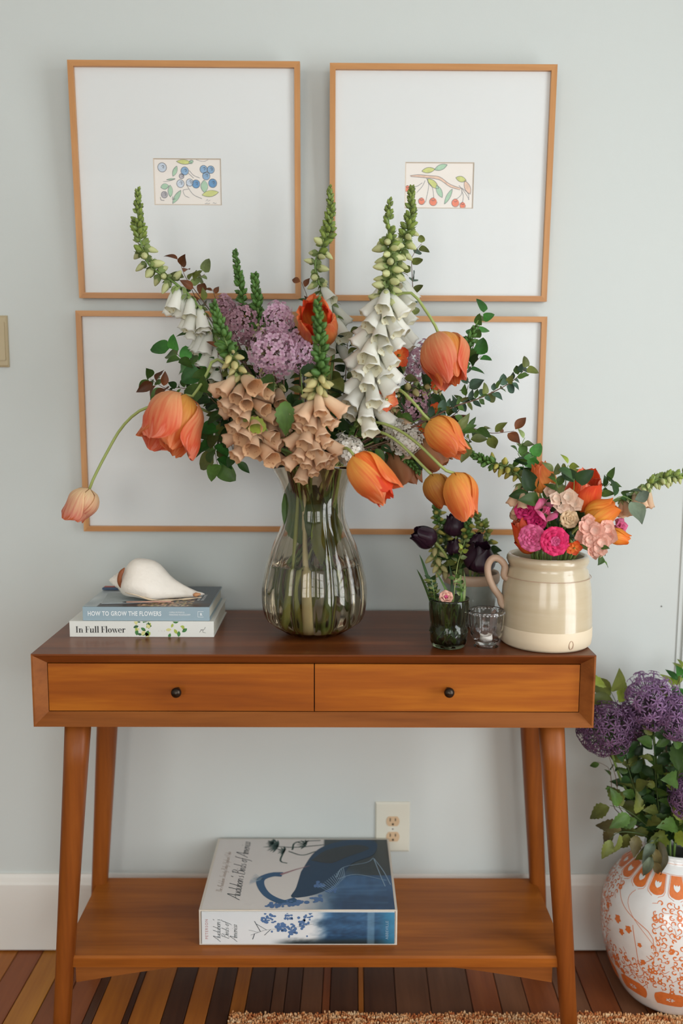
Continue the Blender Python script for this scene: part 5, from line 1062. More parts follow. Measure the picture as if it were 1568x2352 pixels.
def didone(txt):
    """a high-contrast serif alphabet: the glyphs of the spine, cap height 1"""
    S, h, X = .16, .035, .66; b = []; x = 0
    def R(x0, y0, x1, y1): b.append(([(x0, y0), (x1, y0), (x1, y1), (x0, y1)], [(0, 1, 2, 3)]))
    for ch in txt:
        if ch == 'I': R(x+.1, 0, x+.1+S, 1); R(x, 0, x+.36, h); R(x, 1-h, x+.36, 1); x += .42
        elif ch == 'F': R(x+.1, 0, x+.1+S, 1); R(x, 0, x+.38, h); R(x, 1-h, x+.62, 1); R(x+.58, .7, x+.62, 1); R(x+.1, .5, x+.45, .5+h); R(x+.42, .38, x+.46, .65); x += .64
        elif ch == 'l': R(x+.08, 0, x+.08+S, 1.04); R(x, 0, x+.32, h); R(x, 1.0, x+.1, 1.04); x += .35
        elif ch in 'nur':
            R(x+.08, 0, x+.08+S, X)
            if ch != 'u': R(x, 0, x+.32, h)
            R(x, X-h, x+.1, X)
            if ch == 'n':
                V, F = ell_ring(x+.40, X-.22, .17, .22, .10, .05, 0, PI*.9); b.append((V, F)); R(x+.44, 0, x+.44+S-.02, X-.2); R(x+.36, 0, x+.68, h); x += .71
            elif ch == 'u':
                V, F = ell_ring(x+.30, .22, .17, .22, .07, .06, PI, 2*PI-.1); b.append((V, F)); R(x+.44, 0, x+.44+S-.02, X); R(x+.36, X-h, x+.46, X); R(x+.5, 0, x+.68, h); x += .71
            else:
                V, F = ell_ring(x+.34, X-.2, .15, .2, .09, .05, PI*.35, PI*.95); b.append((V, F)); V, F = ell_ring(x+.42, X-.09, .075, .085, .075, .085, n=12); b.append((V, F)); x += .5
        elif ch == 'o': V, F = ell_ring(x+.29, X/2, .28, X/2+.01, .155, .045); b.append((V, F)); x += .61
        elif ch == 'e': V, F = ell_ring(x+.28, X/2, .27, X/2+.01, .15, .045, 0, 2*PI*.9); b.append((V, F)); R(x+.1, X/2, x+.53, X/2+h); x += .58
        elif ch == 'w':
            for (a, c, w_) in ((.02, .26, S), (.26, .42, .04), (.36, .60, S), (.62, .80, .04)):
                up = w_ < .1; y0, y1 = (0, X) if up else (X, 0); b.append(([(x+a, y0), (x+a+w_, y0), (x+c+w_*.6, y1), (x+c-w_*.1, y1)], [(0, 1, 2, 3)]))
            R(x-.04, X-h, x+.22, X); R(x+.66, X-h, x+.88, X); x += .88
        else: x += .26
    return b, x
def spread_glyphs(b, s, M, mt, name, t, parent=None):
    mb = MB()
    for V, F in b: mb.add([(x*s, y*s, 0) for x, y in V], F)
    return t.add(name, mb.me('lettering', mt, False), M, parent=parent)
SG = {'A': ([[(-.05, 0), (.2, .5), (.42, 1), (.46, .5), (.5, 0)], [(.1, .3), (.35, .36), (.58, .42)]], .60), 'u': ([[(0, .4), (0, .1), (.1, 0), (.22, .12), (.27, .4)], [(.27, .4), (.27, .1), (.38, .02)]], .38), 'd': ([[(.26, .32), (.12, .4), (0, .2), (.1, 0), (.26, .14)], [(.3, 1), (.26, .3), (.28, .05), (.38, .02)]], .40),
      'b': ([[(.06, 1), (.0, .4), (.04, .05), (.15, 0), (.27, .2), (.17, .4), (.03, .25)]], .33), 'o': ([[(.14, .4), (0, .2), (.12, 0), (.26, .2), (.14, .4), (.36, .36)]], .34), 'n': ([[(0, .4), (.02, .2), (0, 0)], [(0, .2), (.14, .4), (.24, .3), (.24, .06), (.34, .02)]], .35),
      "'": ([[(.04, 1), (0, .82)]], .12), 's': ([[(.18, .4), (.06, .32), (.18, .16), (.14, .02), (0, .05)]], .26), 'B': ([[(.1, 1), (.06, .5), (.02, 0)], [(-.05, .9), (.2, 1), (.4, .85), (.3, .6), (.1, .54), (.4, .5), (.42, .15), (.2, -.02), (0, .05)]], .52), 'i': ([[(.02, .4), (0, .1), (.1, .02)], [(.04, .6), (.05, .64)]], .15),
      'r': ([[(0, .4), (.02, .2), (0, 0)], [(0, .2), (.1, .38), (.2, .36)]], .22), 'f': ([[(.3, .95), (.2, 1), (.12, .6), (.06, -.2), (-.05, -.38)], [(-.02, .4), (.22, .42)]], .24), 'm': ([[(0, .4), (0, 0)], [(0, .2), (.12, .4), (.2, .3), (.2, 0)], [(.2, .2), (.32, .4), (.4, .3), (.4, .05), (.5, .02)]], .52),
      'e': ([[(.02, .18), (.24, .28), (.14, .4), (0, .2), (.1, 0), (.28, .08)]], .28), 'c': ([[(.24, .34), (.12, .4), (0, .2), (.1, 0), (.26, .08)]], .27), 'a': ([[(.24, .34), (.12, .4), (0, .2), (.1, 0), (.24, .15)], [(.26, .4), (.25, .1), (.35, .02)]], .36), 'T': ([[(.25, 1), (.2, .5), (.12, 0)], [(-.02, .9), (.2, 1), (.5, .98)]], .45),
      'h': ([[(.06, 1), (0, 0)], [(0, .2), (.14, .4), (.24, .3), (.24, .06), (.34, .02)]], .35), 'S': ([[(.4, .9), (.2, 1), (.08, .8), (.3, .5), (.3, .12), (.1, 0), (-.04, .12)]], .46), 't': ([[(.1, .75), (.05, .3), (.08, .04), (.2, .02)], [(-.02, .42), (.2, .44)]], .2), 'y': ([[(0, .4), (0, .1), (.1, 0), (.24, .15), (.26, .4)], [(.26, .4), (.22, -.2), (.08, -.38), (0, -.25)]], .34),
      'E': ([[(.4, .92), (.2, 1), (.08, .8), (.25, .55), (.02, .35), (.1, 0), (.38, .08)]], .46), 'l': ([[(.1, 1), (.02, .4), (.04, .02), (.14, .02)]], .16), 'p': ([[(.02, .4), (-.04, -.4)], [(0, .22), (.14, .4), (.26, .2), (.14, 0), (0, .1)]], .32), 'F': ([[(.2, .95), (.14, .5), (.04, 0)], [(-.04, .88), (.2, 1), (.5, .98)], [(.05, .5), (.34, .52)]], .5)}
def script_text(txt, size, M, mt, name, t, parent=None, shear=.35, wt=.05):
    mb = MB(); x = 0
    for ch in txt:
        if ch == ' ': x += .22; continue
        st, adv = SG[ch]
        for P in st:
            Q = smooth2(P, max(6, 4*len(P))) if len(P) > 2 else P; Q = [((x+a+shear*b_)*size, b_*size) for a, b_ in Q]
            V, F = ribbon2(Q, lambda u, d: size*(wt*.4+wt*1.3*max(0, abs(d.y)-.35)), 0); mb.add([(v[0], v[2], 0) for v in V], F)
        x += adv
    t.add(name, mb.me('lettering', mt, False), M, parent=parent); return x*size
def face(o, ex, ey):
    ex, ey = Vector(ex).normalized(), Vector(ey).normalized(); M = Matrix((ex, ey, ex.cross(ey))).transposed().to_4x4(); M.translation = Vector(o); return M
def M_out(*c): return c
# ------------------------------------------------------------ books and shell at left
M_page = plain('book_pages', 'd9d6c6', .8, var=.12, scale=400); M_ink_b = plain('ink_black', '1d1b1c', .5); M_ink_w = plain('ink_white', 'e8ecec', .5); M_inkred = plain('ink_rust', '8a4638', .6)
def panel_mesh(name, o, ex, ey, w_, h_, nx, ny, f, mt):
    V, C, F = [], [], []
    for j in range(ny+1):
        for i in range(nx+1):
            u, v = i/nx, j/ny; V.append(Vector(o)+Vector(ex)*w_*u+Vector(ey)*h_*v); C.append(lin(f(u, v)))
    F = [(j*(nx+1)+i, j*(nx+1)+i+1, (j+1)*(nx+1)+i+1, (j+1)*(nx+1)+i) for j in range(ny) for i in range(nx)]
    return mesh(name, V, F, mt, True, None, None, C)
def mixc(a, b, t):
    t = max(0, min(1, t)); a = [int(a[i:i+2], 16) for i in (0, 2, 4)] if isinstance(a, str) else a; b = [int(b[i:i+2], 16) for i in (0, 2, 4)] if isinstance(b, str) else b
    return [x+(y-x)*t for x, y in zip(a, b)]
M_print = vcol_mat('printed_cover', .35, .15)
def book(name, label, x0, x1, yf, yb, z0, z1, rot_pivot, rot, cov, spine_c, col_label=None, rnd_=.0):
    """spine faces the camera (-y). Returns the thing and its placing matrix (local: x along the spine, y away, z up)"""
    c = Vector(((x0+x1)/2, yf, z0)); t = T(name, label, 'book', c, None); M = Matrix.Translation(c) @ Matrix.Rotation(rot, 4, 'Z'); w_ = (x1-x0)/2; d = yb-yf; h_ = z1-z0; ct = .0022
    cv = MB(); cv.box((-w_, 0, 0), (w_, d, ct)); cv.box((-w_, 0, h_-ct), (w_, d, h_)); cv.box((-w_, 0, ct), (w_, ct, h_-ct))
    t.add('cover', cv.me('book_cover', cov, False), M)
    pg = MB().box((-w_+.003, ct+.0002, ct+.0002), (w_-.003, d-.004, h_-ct-.0002))
    t.add('pages', pg.me('book_pages', M_page, False), M); return t, M, w_, d, h_
# lower book
zb1 = H+.0005; yl = atz(325, 1463.5, H).y
a, b_ = at(160, 1450, yl), at(491, 1450, yl); hb1 = at(325, 1427, yl).z-at(325, 1463, yl).z; cov_w = plain('cover_white', 'dfdfd8', .4)
db = .215
t1, M1, w1, d1, h1 = book('flower_book', 'thick white book titled In Full Flower, bottom of the stack of two under the shell', a.x, b_.x, yl, yl+db, zb1, zb1+hb1, 0, 0, cov_w, cov_w)
FM = lambda M, w_, z, y=-.0003: M @ face((-w_, y, z), (1, 0, 0), (0, 0, 1))
g, adv = didone('In Full Flower'); s_ = .4*hb1; sx_ = (288-174)*pxm(a)/(adv*s_)
spread_glyphs([([(x*sx_, y) for x, y in V], F) for V, F in g], s_, M1 @ face((-w1+(174-160)*pxm(a), -.0003, hb1*.27), (1, 0, 0), (0, 0, 1)), M_ink_b, 'title', t1)
def spine_leaves(t, M, w_, h_, xs_, px, seed):
    r = random.Random(seed); k = 0
    for (c0, c1, nL) in xs_:
        for i in range(nL):
            x = -w_+(r.uniform(c0, c1)-160)*px; z = r.uniform(.08, .95)*h_; L_ = r.uniform(9, 16)*px; an = r.uniform(0, 6.3); P = leaf2(0, 0, L_*math.cos(an), L_*math.sin(an), L_*.28, 5)
            P = [(X, max(.0004, min(h_-.0004, z+Z))) for X, Z in P]; V = [(x+X, -.0002-.00002*(k % 6), Z) for X, Z in P]; k += 1
            t.add('printed_leaf', mesh('printed_leaf', V, [tuple(range(len(V)))], [PLM[r.choice((0, 0, 1, 2, 3))]], False), M)
PLM = [plain('print_green', '3f7a3c', .5), plain('print_lime', 'a9b84e', .5), plain('print_dark', '2c5a35', .5), plain('print_cream', 'd6d28e', .5), plain('print_brown', '7a4a3a', .5)]
spine_leaves(t1, M1, w1, hb1, [(312, 345, 22), (380, 425, 11)], pxm(a), 3)
for i, dx in enumerate((0, 7, 13)):
    fnt('l', .004, M1 @ face((-w1+(364+dx-160)*pxm(a), -.0003, hb1*.35), (1, 0, 0), (0, 0, 1)), M_inkred, 'small_print', t1, sx=.5)
V, F = ribbon2([(x, z) for x, z in smooth2([(0, 0), (.004, .006), (.008, .004), (.006, .001), (.013, -.001)])], .0006, -.0003); V2, F2 = ribbon2([(x, z) for x, z in smooth2([(.012, .012), (.011, .008), (.006, .005), (.002, .006)])], .0006, -.0003)
t1.add('emblem', MB().add(V, F).add(V2, F2).me('emblem', M_ink_b, False), M1 @ Matrix.Translation((-w1+(458-160)*pxm(a), 0, hb1*.3)))
# upper book
yu = yl+.0035; zu = zb1+hb1+.0006; a2, b2 = at(190, 1410, yu), at(481, 1410, yu); hb2 = (1428-1396)*pxm(a2); cov_b = plain('cover_greyblue', '93a8b2', .4); 
t2, M2, w2, d2, h2 = book('flower_book', 'grey-blue book titled How to Grow the Flowers, dark cover art, lying under the shell', a2.x, b2.x, yu, yu+db*.96, zu, zu+hb2, 0, 0, cov_b, cov_b)
fnt('HOW TO GROW THE FLOWERS', .0135, M2 @ face((-w2+(201-190)*pxm(a2), -.0003, hb2*.36), (1, 0, 0), (0, 0, 1)), M_ink_w, 'title', t2, bold=.00028, width=(370-201)*pxm(a2), spacing=1.08)
fnt('CAMILA ROMAIN &\nMARIANNE MOGENDORFF', .0052, M2 @ face((-w2+(388-190)*pxm(a2), -.0003, hb2*.55), (1, 0, 0), (0, 0, 1)), M_ink_w, 'author_line', t2, width=(437-388)*pxm(a2))
lb = MB()
for A_, B_ in (((0, 0), (0, 13)), ((0, 13), (13, 13)), ((0, 0), (13, 0))):
    V, F = ribbon2([(A_[0]*pxm(a2), A_[1]*pxm(a2)), (B_[0]*pxm(a2), B_[1]*pxm(a2))], .0007, -.0003); lb.add(V, F)
t2.add('emblem', lb.me('emblem', M_ink_w, False), M2 @ Matrix.Translation((-w2+(454-190)*pxm(a2), 0, hb2*.27))); fnt('R', .0075, M2 @ face((-w2+(459-190)*pxm(a2), -.0003, hb2*.38), (1, 0, 0), (0, 0, 1)), M_ink_w, 'emblem_letter', t2, bold=.0003)
def cov2(u, v):
    n = noise.noise(Vector((u*6, v*4, 2))); 
    if u < .42-.12*v+.03*n: c = mixc('9aa6aa', 'c5cbcb', .5+n)
    else: c = mixc('20262e', '3c4854', .4+v*.5+n*.2)
    if v < .16 and u > .1: c = mixc('1d1a1c', '3a2f2e', .5+n)
    fl = noise.noise(Vector((u*40, v*25, 7)))
    if .42 < u < .85 and .03 < v < .42-.3*abs(u-.65) and fl > .05: c = mixc('c9896a', 'd9c9a4', fl*3) if fl < .35 else mixc('6c7a3e', 'b9b070', fl)
    return c
t2.add('cover_print', panel_mesh('cover_print', (-w2+.001, .001, h2+.0003), (1, 0, 0), (0, 1, 0), 2*w2-.002, d2-.002, 90, 60, cov2, M_print), M2)
fnt('HOW TO GROW\nTHE FLOWERS', .009, M2 @ Matrix.Translation((w2-.03, d2*.28, h2+.0006)) @ Matrix.Rotation(PI/2, 4, 'Z'), M_ink_w, 'cover_title', t2)
# bookmark and the loose card on the book
p = at(213, 1384, yu+.03); 
lc = T('postcard', 'pale grey card lying on the upper book, its pinkish edge sticking out under the shell', 'card', (p.x+.02, p.y, zu+hb2+.001))
lc.add('sheet', MB().box((-.062, -.045, 0), (.045, .055, .0012)).me('card_sheet', plain('card_grey', 'a4adae', .6, var=.15, scale=60), False), Matrix.Translation((at(300, 1380, yu+.05).x, yu+.075, zu+hb2+.0008)) @ Matrix.Rotation(.12, 4, 'Z'))
pa = Matrix.Translation((at(330, 1384, yu+.04).x, yu+.032, zu+hb2+.0035)) @ Matrix.Rotation(.06, 4, 'Z')
pn = T('pencil', 'thin pinkish pencil lying under the shell on the upper book', 'pencil', pa.translation); pn.add('shaft', MB().tube([(-.035, 0, 0), (.06, 0, 0)], .0018, 6).me('pencil_shaft', plain('pencil_pink', 'c99a86', .5)), pa); pn.add('point', MB().tube([(-.044, 0, 0), (-.035, 0, 0)], [.0003, .0018], 6).me('pencil_point', M_ink_b), pa)
bmk = at(248, 1353, yu+.17)
bm = T('bookmark', 'small red and blue bookmark at the back of the upper book', 'bookmark', (bmk.x, yu+.16, zu+hb2+.002)); Mb = Matrix.Translation((bmk.x+.008, yu+.165, zu+hb2+.0022))
bm.add('red_band', MB().box((-.017, .004, 0), (.02, .014, .0045)).me('red_band', plain('band_red', 'b5452c', .5), False), Mb); bm.add('blue_band', MB().box((-.018, -.008, 0), (.02, .004, .004)).me('blue_band', plain('band_blue', '2f4766', .5), False), Mb)
# conch shell
def conch():
    yc = yu+.085; zt = zu+hb2+.0045
    A = at(268, 1345, yc); B = at(470, 1369, yc-.02); t = T('conch_shell', 'large weathered white conch shell lying on the grey-blue book', 'shell', (at(350, 1380, yc).x, yc, zt))
    # stations along the axis: (px x, top row, bottom row, depth ratio)
    St = [(276, 1325, 1350, .6), (284, 1306, 1363, .75), (296, 1291, 1368, .85), (312, 1283, 1372, .9), (332, 1283, 1377, .9), (350, 1287, 1381, .85), (362, 1296, 1383, .8), (374, 1310, 1384, .75), (386, 1324, 1384, .7), (400, 1337, 1384, .65), (416, 1346, 1382, .6), (434, 1353, 1379, .55), (452, 1358, 1375, .5), (464, 1361, 1372, .45), (470, 1364, 1370, .4)]
    S2 = resample([Vector((s[0], s[1], s[2])) for s in St], 40); V, F, UV = [], [], []; n = 28
    for i, s in enumerate(S2):
        u = i/39; top, bot = at(s.x, s.y, yc), at(s.x, s.z, yc-.02); r = (top.z-bot.z)/2; zc = max(zt+r*.8, (top.z+bot.z)/2); x = top.x; dr = .95-.4*u
        for k in range(n):
            a = 2*PI*k/n; nz = .06*noise.noise(Vector((u*5, a*1.6, 1)))+.006*math.sin(u*110)*(1-u)-.07*ss(.1, .3, u)*(1-ss(.3, .6, u))*max(0, math.cos(2*(a-PI*1.25))); rr_ = r*(1+nz); rr_ *= 1+.09*ss(.12, .22, u)*(1-ss(.22, .42, u))*max(0, math.sin(a-.5))**3
            yy = yc+rr_*dr*1.25*math.cos(a); zz = zc+rr_*math.sin(a)
            # flaring lip toward the camera, low
            lip = ss(.55, 1, math.cos(a-PI*1.17))*ss(.02, .2, u)*(1-ss(.8, 1, u)); yy -= lip*r*.35; zz -= lip*r*.12
            V.append((x+.004*math.sin(a)*(1-u), yy, max(zt-.001, zz))); UV.append((k/n, u))
    F = [(i*n+k, i*n+(k+1) % n, (i+1)*n+(k+1) % n, (i+1)*n+k) for i in range(39) for k in range(n)]+[tuple(range(n-1, -1, -1)), tuple(39*n+k for k in range(n))]
    M_sh = plain('shell_white', 'ece4d8', .6, var=.07, scale=45, bump=.5, bscale=120)
    t.add('body_whorl', mesh('shell_body', V, F, M_sh, True, None, UV))
    # spire: stepped whorls at the left end
    c = at(279, 1334, yc); b = MB(); b.lathe([(.020, 0), (.021, .003), (.017, .006), (.0155, .0075), (.0165, .009), (.013, .012), (.011, .0135), (.012, .015), (.008, .018), (.007, .019), (.0045, .023), (.0004, .026)], 24, fn=lambda r, z, a, i: (r*(1+.06*math.cos(a*5+z*200)), z))
    t.add('spire', b.me('spire', M_sh), frame((c.x-.001, yc, c.z), (-1, -.1, .06)))
    # rust-brown hollow behind the lip edge at the left
    hl = [at(286, 1304, yc-.03), at(277, 1318, yc-.035), at(274, 1335, yc-.035), at(279, 1352, yc-.03)]
    t.add('hollow', MB().tube(resample(hl, 12), [.001, .003, .0045, .005, .005, .005, .005, .005, .0045, .004, .003, .001], 8).me('hollow', plain('shell_rust', '8a4a22', .6, var=.3, scale=80)))
    le = [at(288, 1360, yc-.045), at(310, 1366, yc-.05), at(345, 1377, yc-.05), at(380, 1383, yc-.045), at(420, 1381, yc-.035), at(462, 1372, yc-.03)]
    t.add('lip_edge', MB().tube(resample([Vector((q.x, q.y, max(q.z, zt+.001))) for q in le], 26), [.0015+.0006*math.sin(i) for i in range(26)], 7).me('lip_edge', plain('shell_edge', 'd9c3a4', .6, var=.2, scale=90)))
    mo = at(450, 1366, yc-.03); t.add('aperture', MB().tube([mo+Vector((-.006, .002, -.001)), mo, mo+Vector((.010, -.001, .0015))], [.003, .0055, .002], 8).me('aperture', plain('shell_peach', 'c98f62', .4)))
conch()
# ------------------------------------------------------------ big bird book in its slipcase on the shelf
def bigbook():
    yf = atz(683, 2172, SZ).y; a, b_ = at(457, 2130, yf), at(912, 2130, yf); px = pxm(a); h_ = at(683, 2091, yf).z-SZ-.0008; w_ = (b_.x-a.x)/2; d = (atz(700, 1927, SZ+h_).y-yf)
    c = Vector(((a.x+b_.x)/2, yf, SZ+.0005)); t = T('bird_book', 'huge white and blue book of bird paintings in its slipcase, lying on the lower shelf', 'book', c); M = Matrix.Translation(c)
    M_case = plain('slipcase_card', 'cfc7ba', .6, var=.05, scale=40)
    cs = MB(); cs.box((-w_, .002, 0), (-w_+.004, d, h_)); cs.box((w_-.004, .002, 0), (w_, d, h_)); cs.box((-w_+.004, .002, 0), (w_-.004, d, .003)); cs.box((-w_+.004, .002, h_-.003), (w_-.004, d, h_)); cs.box((-w_+.004, d-.003, .003), (w_-.004, d, h_-.003))
    t.add('slipcase', cs.me('slipcase', M_case, False), M)
    t.add('book_block', MB().box((-w_+.0055, 0, .0035), (w_-.0055, d-.004, h_-.0035)).me('book_block', plain('spine_white', 'dedfdf', .45), False), M)
    def sky(u, v):               # cover: u left to right, v front to back
        n = noise.noise(Vector((u*7, v*5, 0)))*.5+noise.noise(Vector((u*30, v*14, 3)))*.25; c = mixc('d6d1cb', 'cfc9c5', v)
        wd = ss(.48, .74, u+.06*n) ; low = ss(.62, .35, v+.1*n)
        c = mixc(c, mixc('2f5f8c', '143a5c', .5+n+(.3-v)), wd*(1-ss(.45, .62, v-(u-.6)*.4)) if u > .4 else 0)
        if u > .62 and v > .45: c = mixc(c, '12262f', ss(.0, .25, (v-.45)+(u-.66)*.9))
        if .66 < u < .97 and v < .4: c = mixc(c, '6d93b3', max(0, noise.noise(Vector((u*3, v*30, 9))))*.5)
        return c
    t.add('cover_print', panel_mesh('cover_print', (-w_+.005, .004, h_+.0003), (1, 0, 0), (0, 1, 0), 2*w_-.010, d-.008, 110, 70, sky, M_print), M)
    def spn(u, v):
        n = noise.noise(Vector((u*9, v*5, 1)))*.5+noise.noise(Vector((u*40, v*20, 3)))*.3; c = mixc('dcdfe0', 'cfd6da', v)
        c = mixc(c, mixc('3a6c97', '12344f', .5+n-(v-.5)*.6), ss(.56, .66, u+.06*n))
        c = mixc(c, '1e2a2c', ss(.22, .02, v+.12*n)*ss(.34, .5, u)); c = mixc(c, '3d9ac0', ss(.88, 1, u)*.6)
        if .86 < u < .9: c = mixc(c, '8fb3c8', .4)
        return c
    t.add('spine_print', panel_mesh('spine_print', (-w_+.006, -.0003, .004), (1, 0, 0), (0, 0, 1), 2*w_-.012, h_-.008, 110, 22, spn, M_print), M)
    inkG = plain('ink_deep_green', '22443f', .5); inkN = plain('ink_navy', '1b3a55', .5); inkL = plain('ink_pale_blue', '8ea9bd', .5); inkB = plain('ink_mid_blue', '4d6f9c', .5)
    def cv(u, v, z=0): return (-w_+2*w_*u, d*v, h_+.0005+z)
    def poly(P, mt, nme, z=0, n=None):
        P = smooth2(P+[P[0]], n or len(P)*5)[:-1]; t.add(nme, mesh(nme, [cv(u, v, z) for u, v in P], [tuple(range(len(P)))], mt, False), M)
    # generic dark palm foliage, upper middle
    r = random.Random(8); fo = MB()
    for (u0, v0, k, L0) in ((.36, .88, 11, .085), (.40, .80, 6, .06), (.52, .90, 6, .07), (.33, .93, 7, .05)):
        for i in range(k):
            an = PI*(.55+.9*i/k); L_ = L0*r.uniform(.7, 1.1); P = leaf2(u0, v0, u0+L_*math.cos(an), v0+L_*1.5*math.sin(an), .006, 5); fo.add([cv(x, min(.99, max(.01, y)), .0001) for x, y in P], [tuple(range(len(P)))])
    for Q in ([(.33, .88), (.45, .86), (.62, .90)], [(.42, .80), (.5, .74), (.58, .80), (.66, .82)], [(.44, .82), (.46, .94), (.6, .97)], [(.50, .9), (.53, .97)], [(.40, .84), (.38, .66), (.42, .62)]):
        V, F = ribbon2(smooth2(Q), .010, 0); fo.add([cv(v[0], v[2], .0001) for v in V], F)
    t.add('printed_foliage', fo.me('printed_foliage', inkG, False), M)
    # a dark long-necked wading bird, body lying to the right
    poly([(.50, .50), (.56, .76), (.64, .90), (.78, .98), (.92, .95), (.90, .75), (.78, .62), (.72, .42), (.66, .28), (.56, .18), (.46, .16), (.48, .28)], inkN, 'printed_bird', .0002)
    poly([(.55, .66), (.64, .82), (.80, .90), (.88, .84), (.74, .70), (.66, .62)], plain('ink_charcoal', '2a3238', .5), 'printed_wing', .0003)
    V, F = ribbon2(smooth2([(.49, .13), (.42, .10), (.34, .18), (.295, .30), (.29, .40), (.345, .46), (.40, .46)], 26), lambda u, dd: .062-.022*math.sin(u*PI), 0)
    nb = MB().add([cv(v[0], v[2], .0002) for v in V], F); V, F = ribbon2([(.39, .46), (.47, .53), (.545, .585)], lambda u, dd: .016*(1-u)+.002, 0); 
    t.add('printed_neck', nb.me('printed_neck', plain('ink_blue', '2b5478', .5), False), M); t.add('printed_beak', MB().add([cv(v[0], v[2], .0003) for v in V], F).me('printed_beak', plain('ink_mauve', '9a7278', .5), False), M)
    fl = MB()
    for i in range(16):
        an = PI*(.72+.35*i/16); V, F = ribbon2([(.30, .40), (.30+.07*math.cos(an), .40+.16*math.sin(an)*(1 if i % 2 else .6)-.05)], .002, 0); fl.add([cv(v[0], v[2], .0004) for v in V], F)
    for i in range(14):
        V, F = ribbon2([(.60+.01*i, .30+.02*i), (.66+.006*i, .22+.015*i)], .0025, 0); fl.add([cv(v[0], v[2], .0004) for v in V], F)
    for Q in ([(.69, .42), (.73, .56), (.86, .63), (.90, .70)], [(.90, .70), (.95, .5), (.98, .32)], [(.90, .70), (.93, .45), (.95, .3)], [(.70, .40), (.80, .46), (.96, .38)]):
        V, F = ribbon2(smooth2(Q), .004, 0); fl.add([cv(v[0], v[2], .0005) for v in V], F)
    t.add('printed_plumes', fl.me('printed_plumes', inkL, False), M)
    tr = MB(); r = random.Random(12)
    for (cu, cv_, cr, k) in ((.37, .04, .03, 14), (.44, .05, .025, 10), (.60, .30, .02, 8), (.51, .06, .03, 12), (.60, .10, .03, 14), (.66, .22, .03, 8)):
        for i in range(k):
            x, y = cu+r.gauss(0, cr*.7), max(.015, cv_+abs(r.gauss(0, cr*1.2))); tr.add([cv(X, max(.006, Y), .00025+.00001*i) for X, Y in circ(x, y, r.uniform(.006, .016), r.uniform(.008, .022), 8)], [tuple(range(8))])
    t.add('printed_trees', tr.me('printed_trees', inkB, False), M)
    tr = MB()
    def sp(u, v, z=0): return (-w_+2*w_*u, -.0006-z, h_*v)
    for (cu, cv_, cr, k) in ((.33, .75, .02, 14), (.36, .85, .02, 8), (.45, .80, .02, 12), (.42, .55, .04, 30), (.52, .65, .03, 20), (.47, .4, .04, 26), (.55, .85, .02, 8)):
        for i in range(k):
            x, y = cu+r.gauss(0, cr*.6), cv_+r.gauss(0, .07); tr.add([sp(X, max(.06, min(.93, Y)), .00002*(i % 9)) for X, Y in circ(x, y, r.uniform(.004, .010), r.uniform(.02, .05), 8)], [tuple(range(8))])
    t.add('printed_trees', tr.me('printed_trees_spine', inkB, False), M)
    br = MB()
    for Q in ([(.26, .3), (.34, .45), (.45, .5), (.58, .62)], [(.34, .45), (.29, .62)], [(.28, .34), (.27, .18)], [(.30, .38), (.25, .45)], [(.31, .40), (.28, .7)], [(.36, .46), (.33, .3)], [(.5, .12), (.62, .13)]):
        V, F = ribbon2(smooth2(Q), lambda u, dd: .0035, 0); br.add([sp(v[0], v[2], .0003) for v in V], F)
    t.add('printed_branches', br.me('printed_branches', plain('ink_slate', '3c4a55', .5), False), M)
    ink = plain('ink_title', '27353a', .5)
    up = lambda u, v: M @ face(cv(u, v, .0001), (0, 1, 0), (-1, 0, 0))
    ln = script_text("Audubon's Birds of America", .030, up(.195, .13), ink, 'title', t, wt=.06); 
    script_text("The Audubon Society Baby Elephant Folio", .014, up(.095, .22), plain('ink_sepia', 'a08a78', .6), 'subtitle', t, wt=.05)
    us = lambda u, v: M @ face(sp(u, v, .0001), (0, 0, 1), (-1, 0, 0))
    for i, (s2, v) in enumerate((("Audubon's", .12), ('Birds of', .2), ('America', .12))): script_text(s2, .016, us(.108+.042*i, v), ink, 'spine_title', t, wt=.05)
    fnt('PETERSON', .0085, us(.045, .18), plain('ink_rose', 'b98a88', .6), 'author_name', t, spacing=1.2); fnt('ABBEVILLE', .0085, us(.955, .18), inkL, 'publisher_name', t, spacing=1.1)
bigbook()
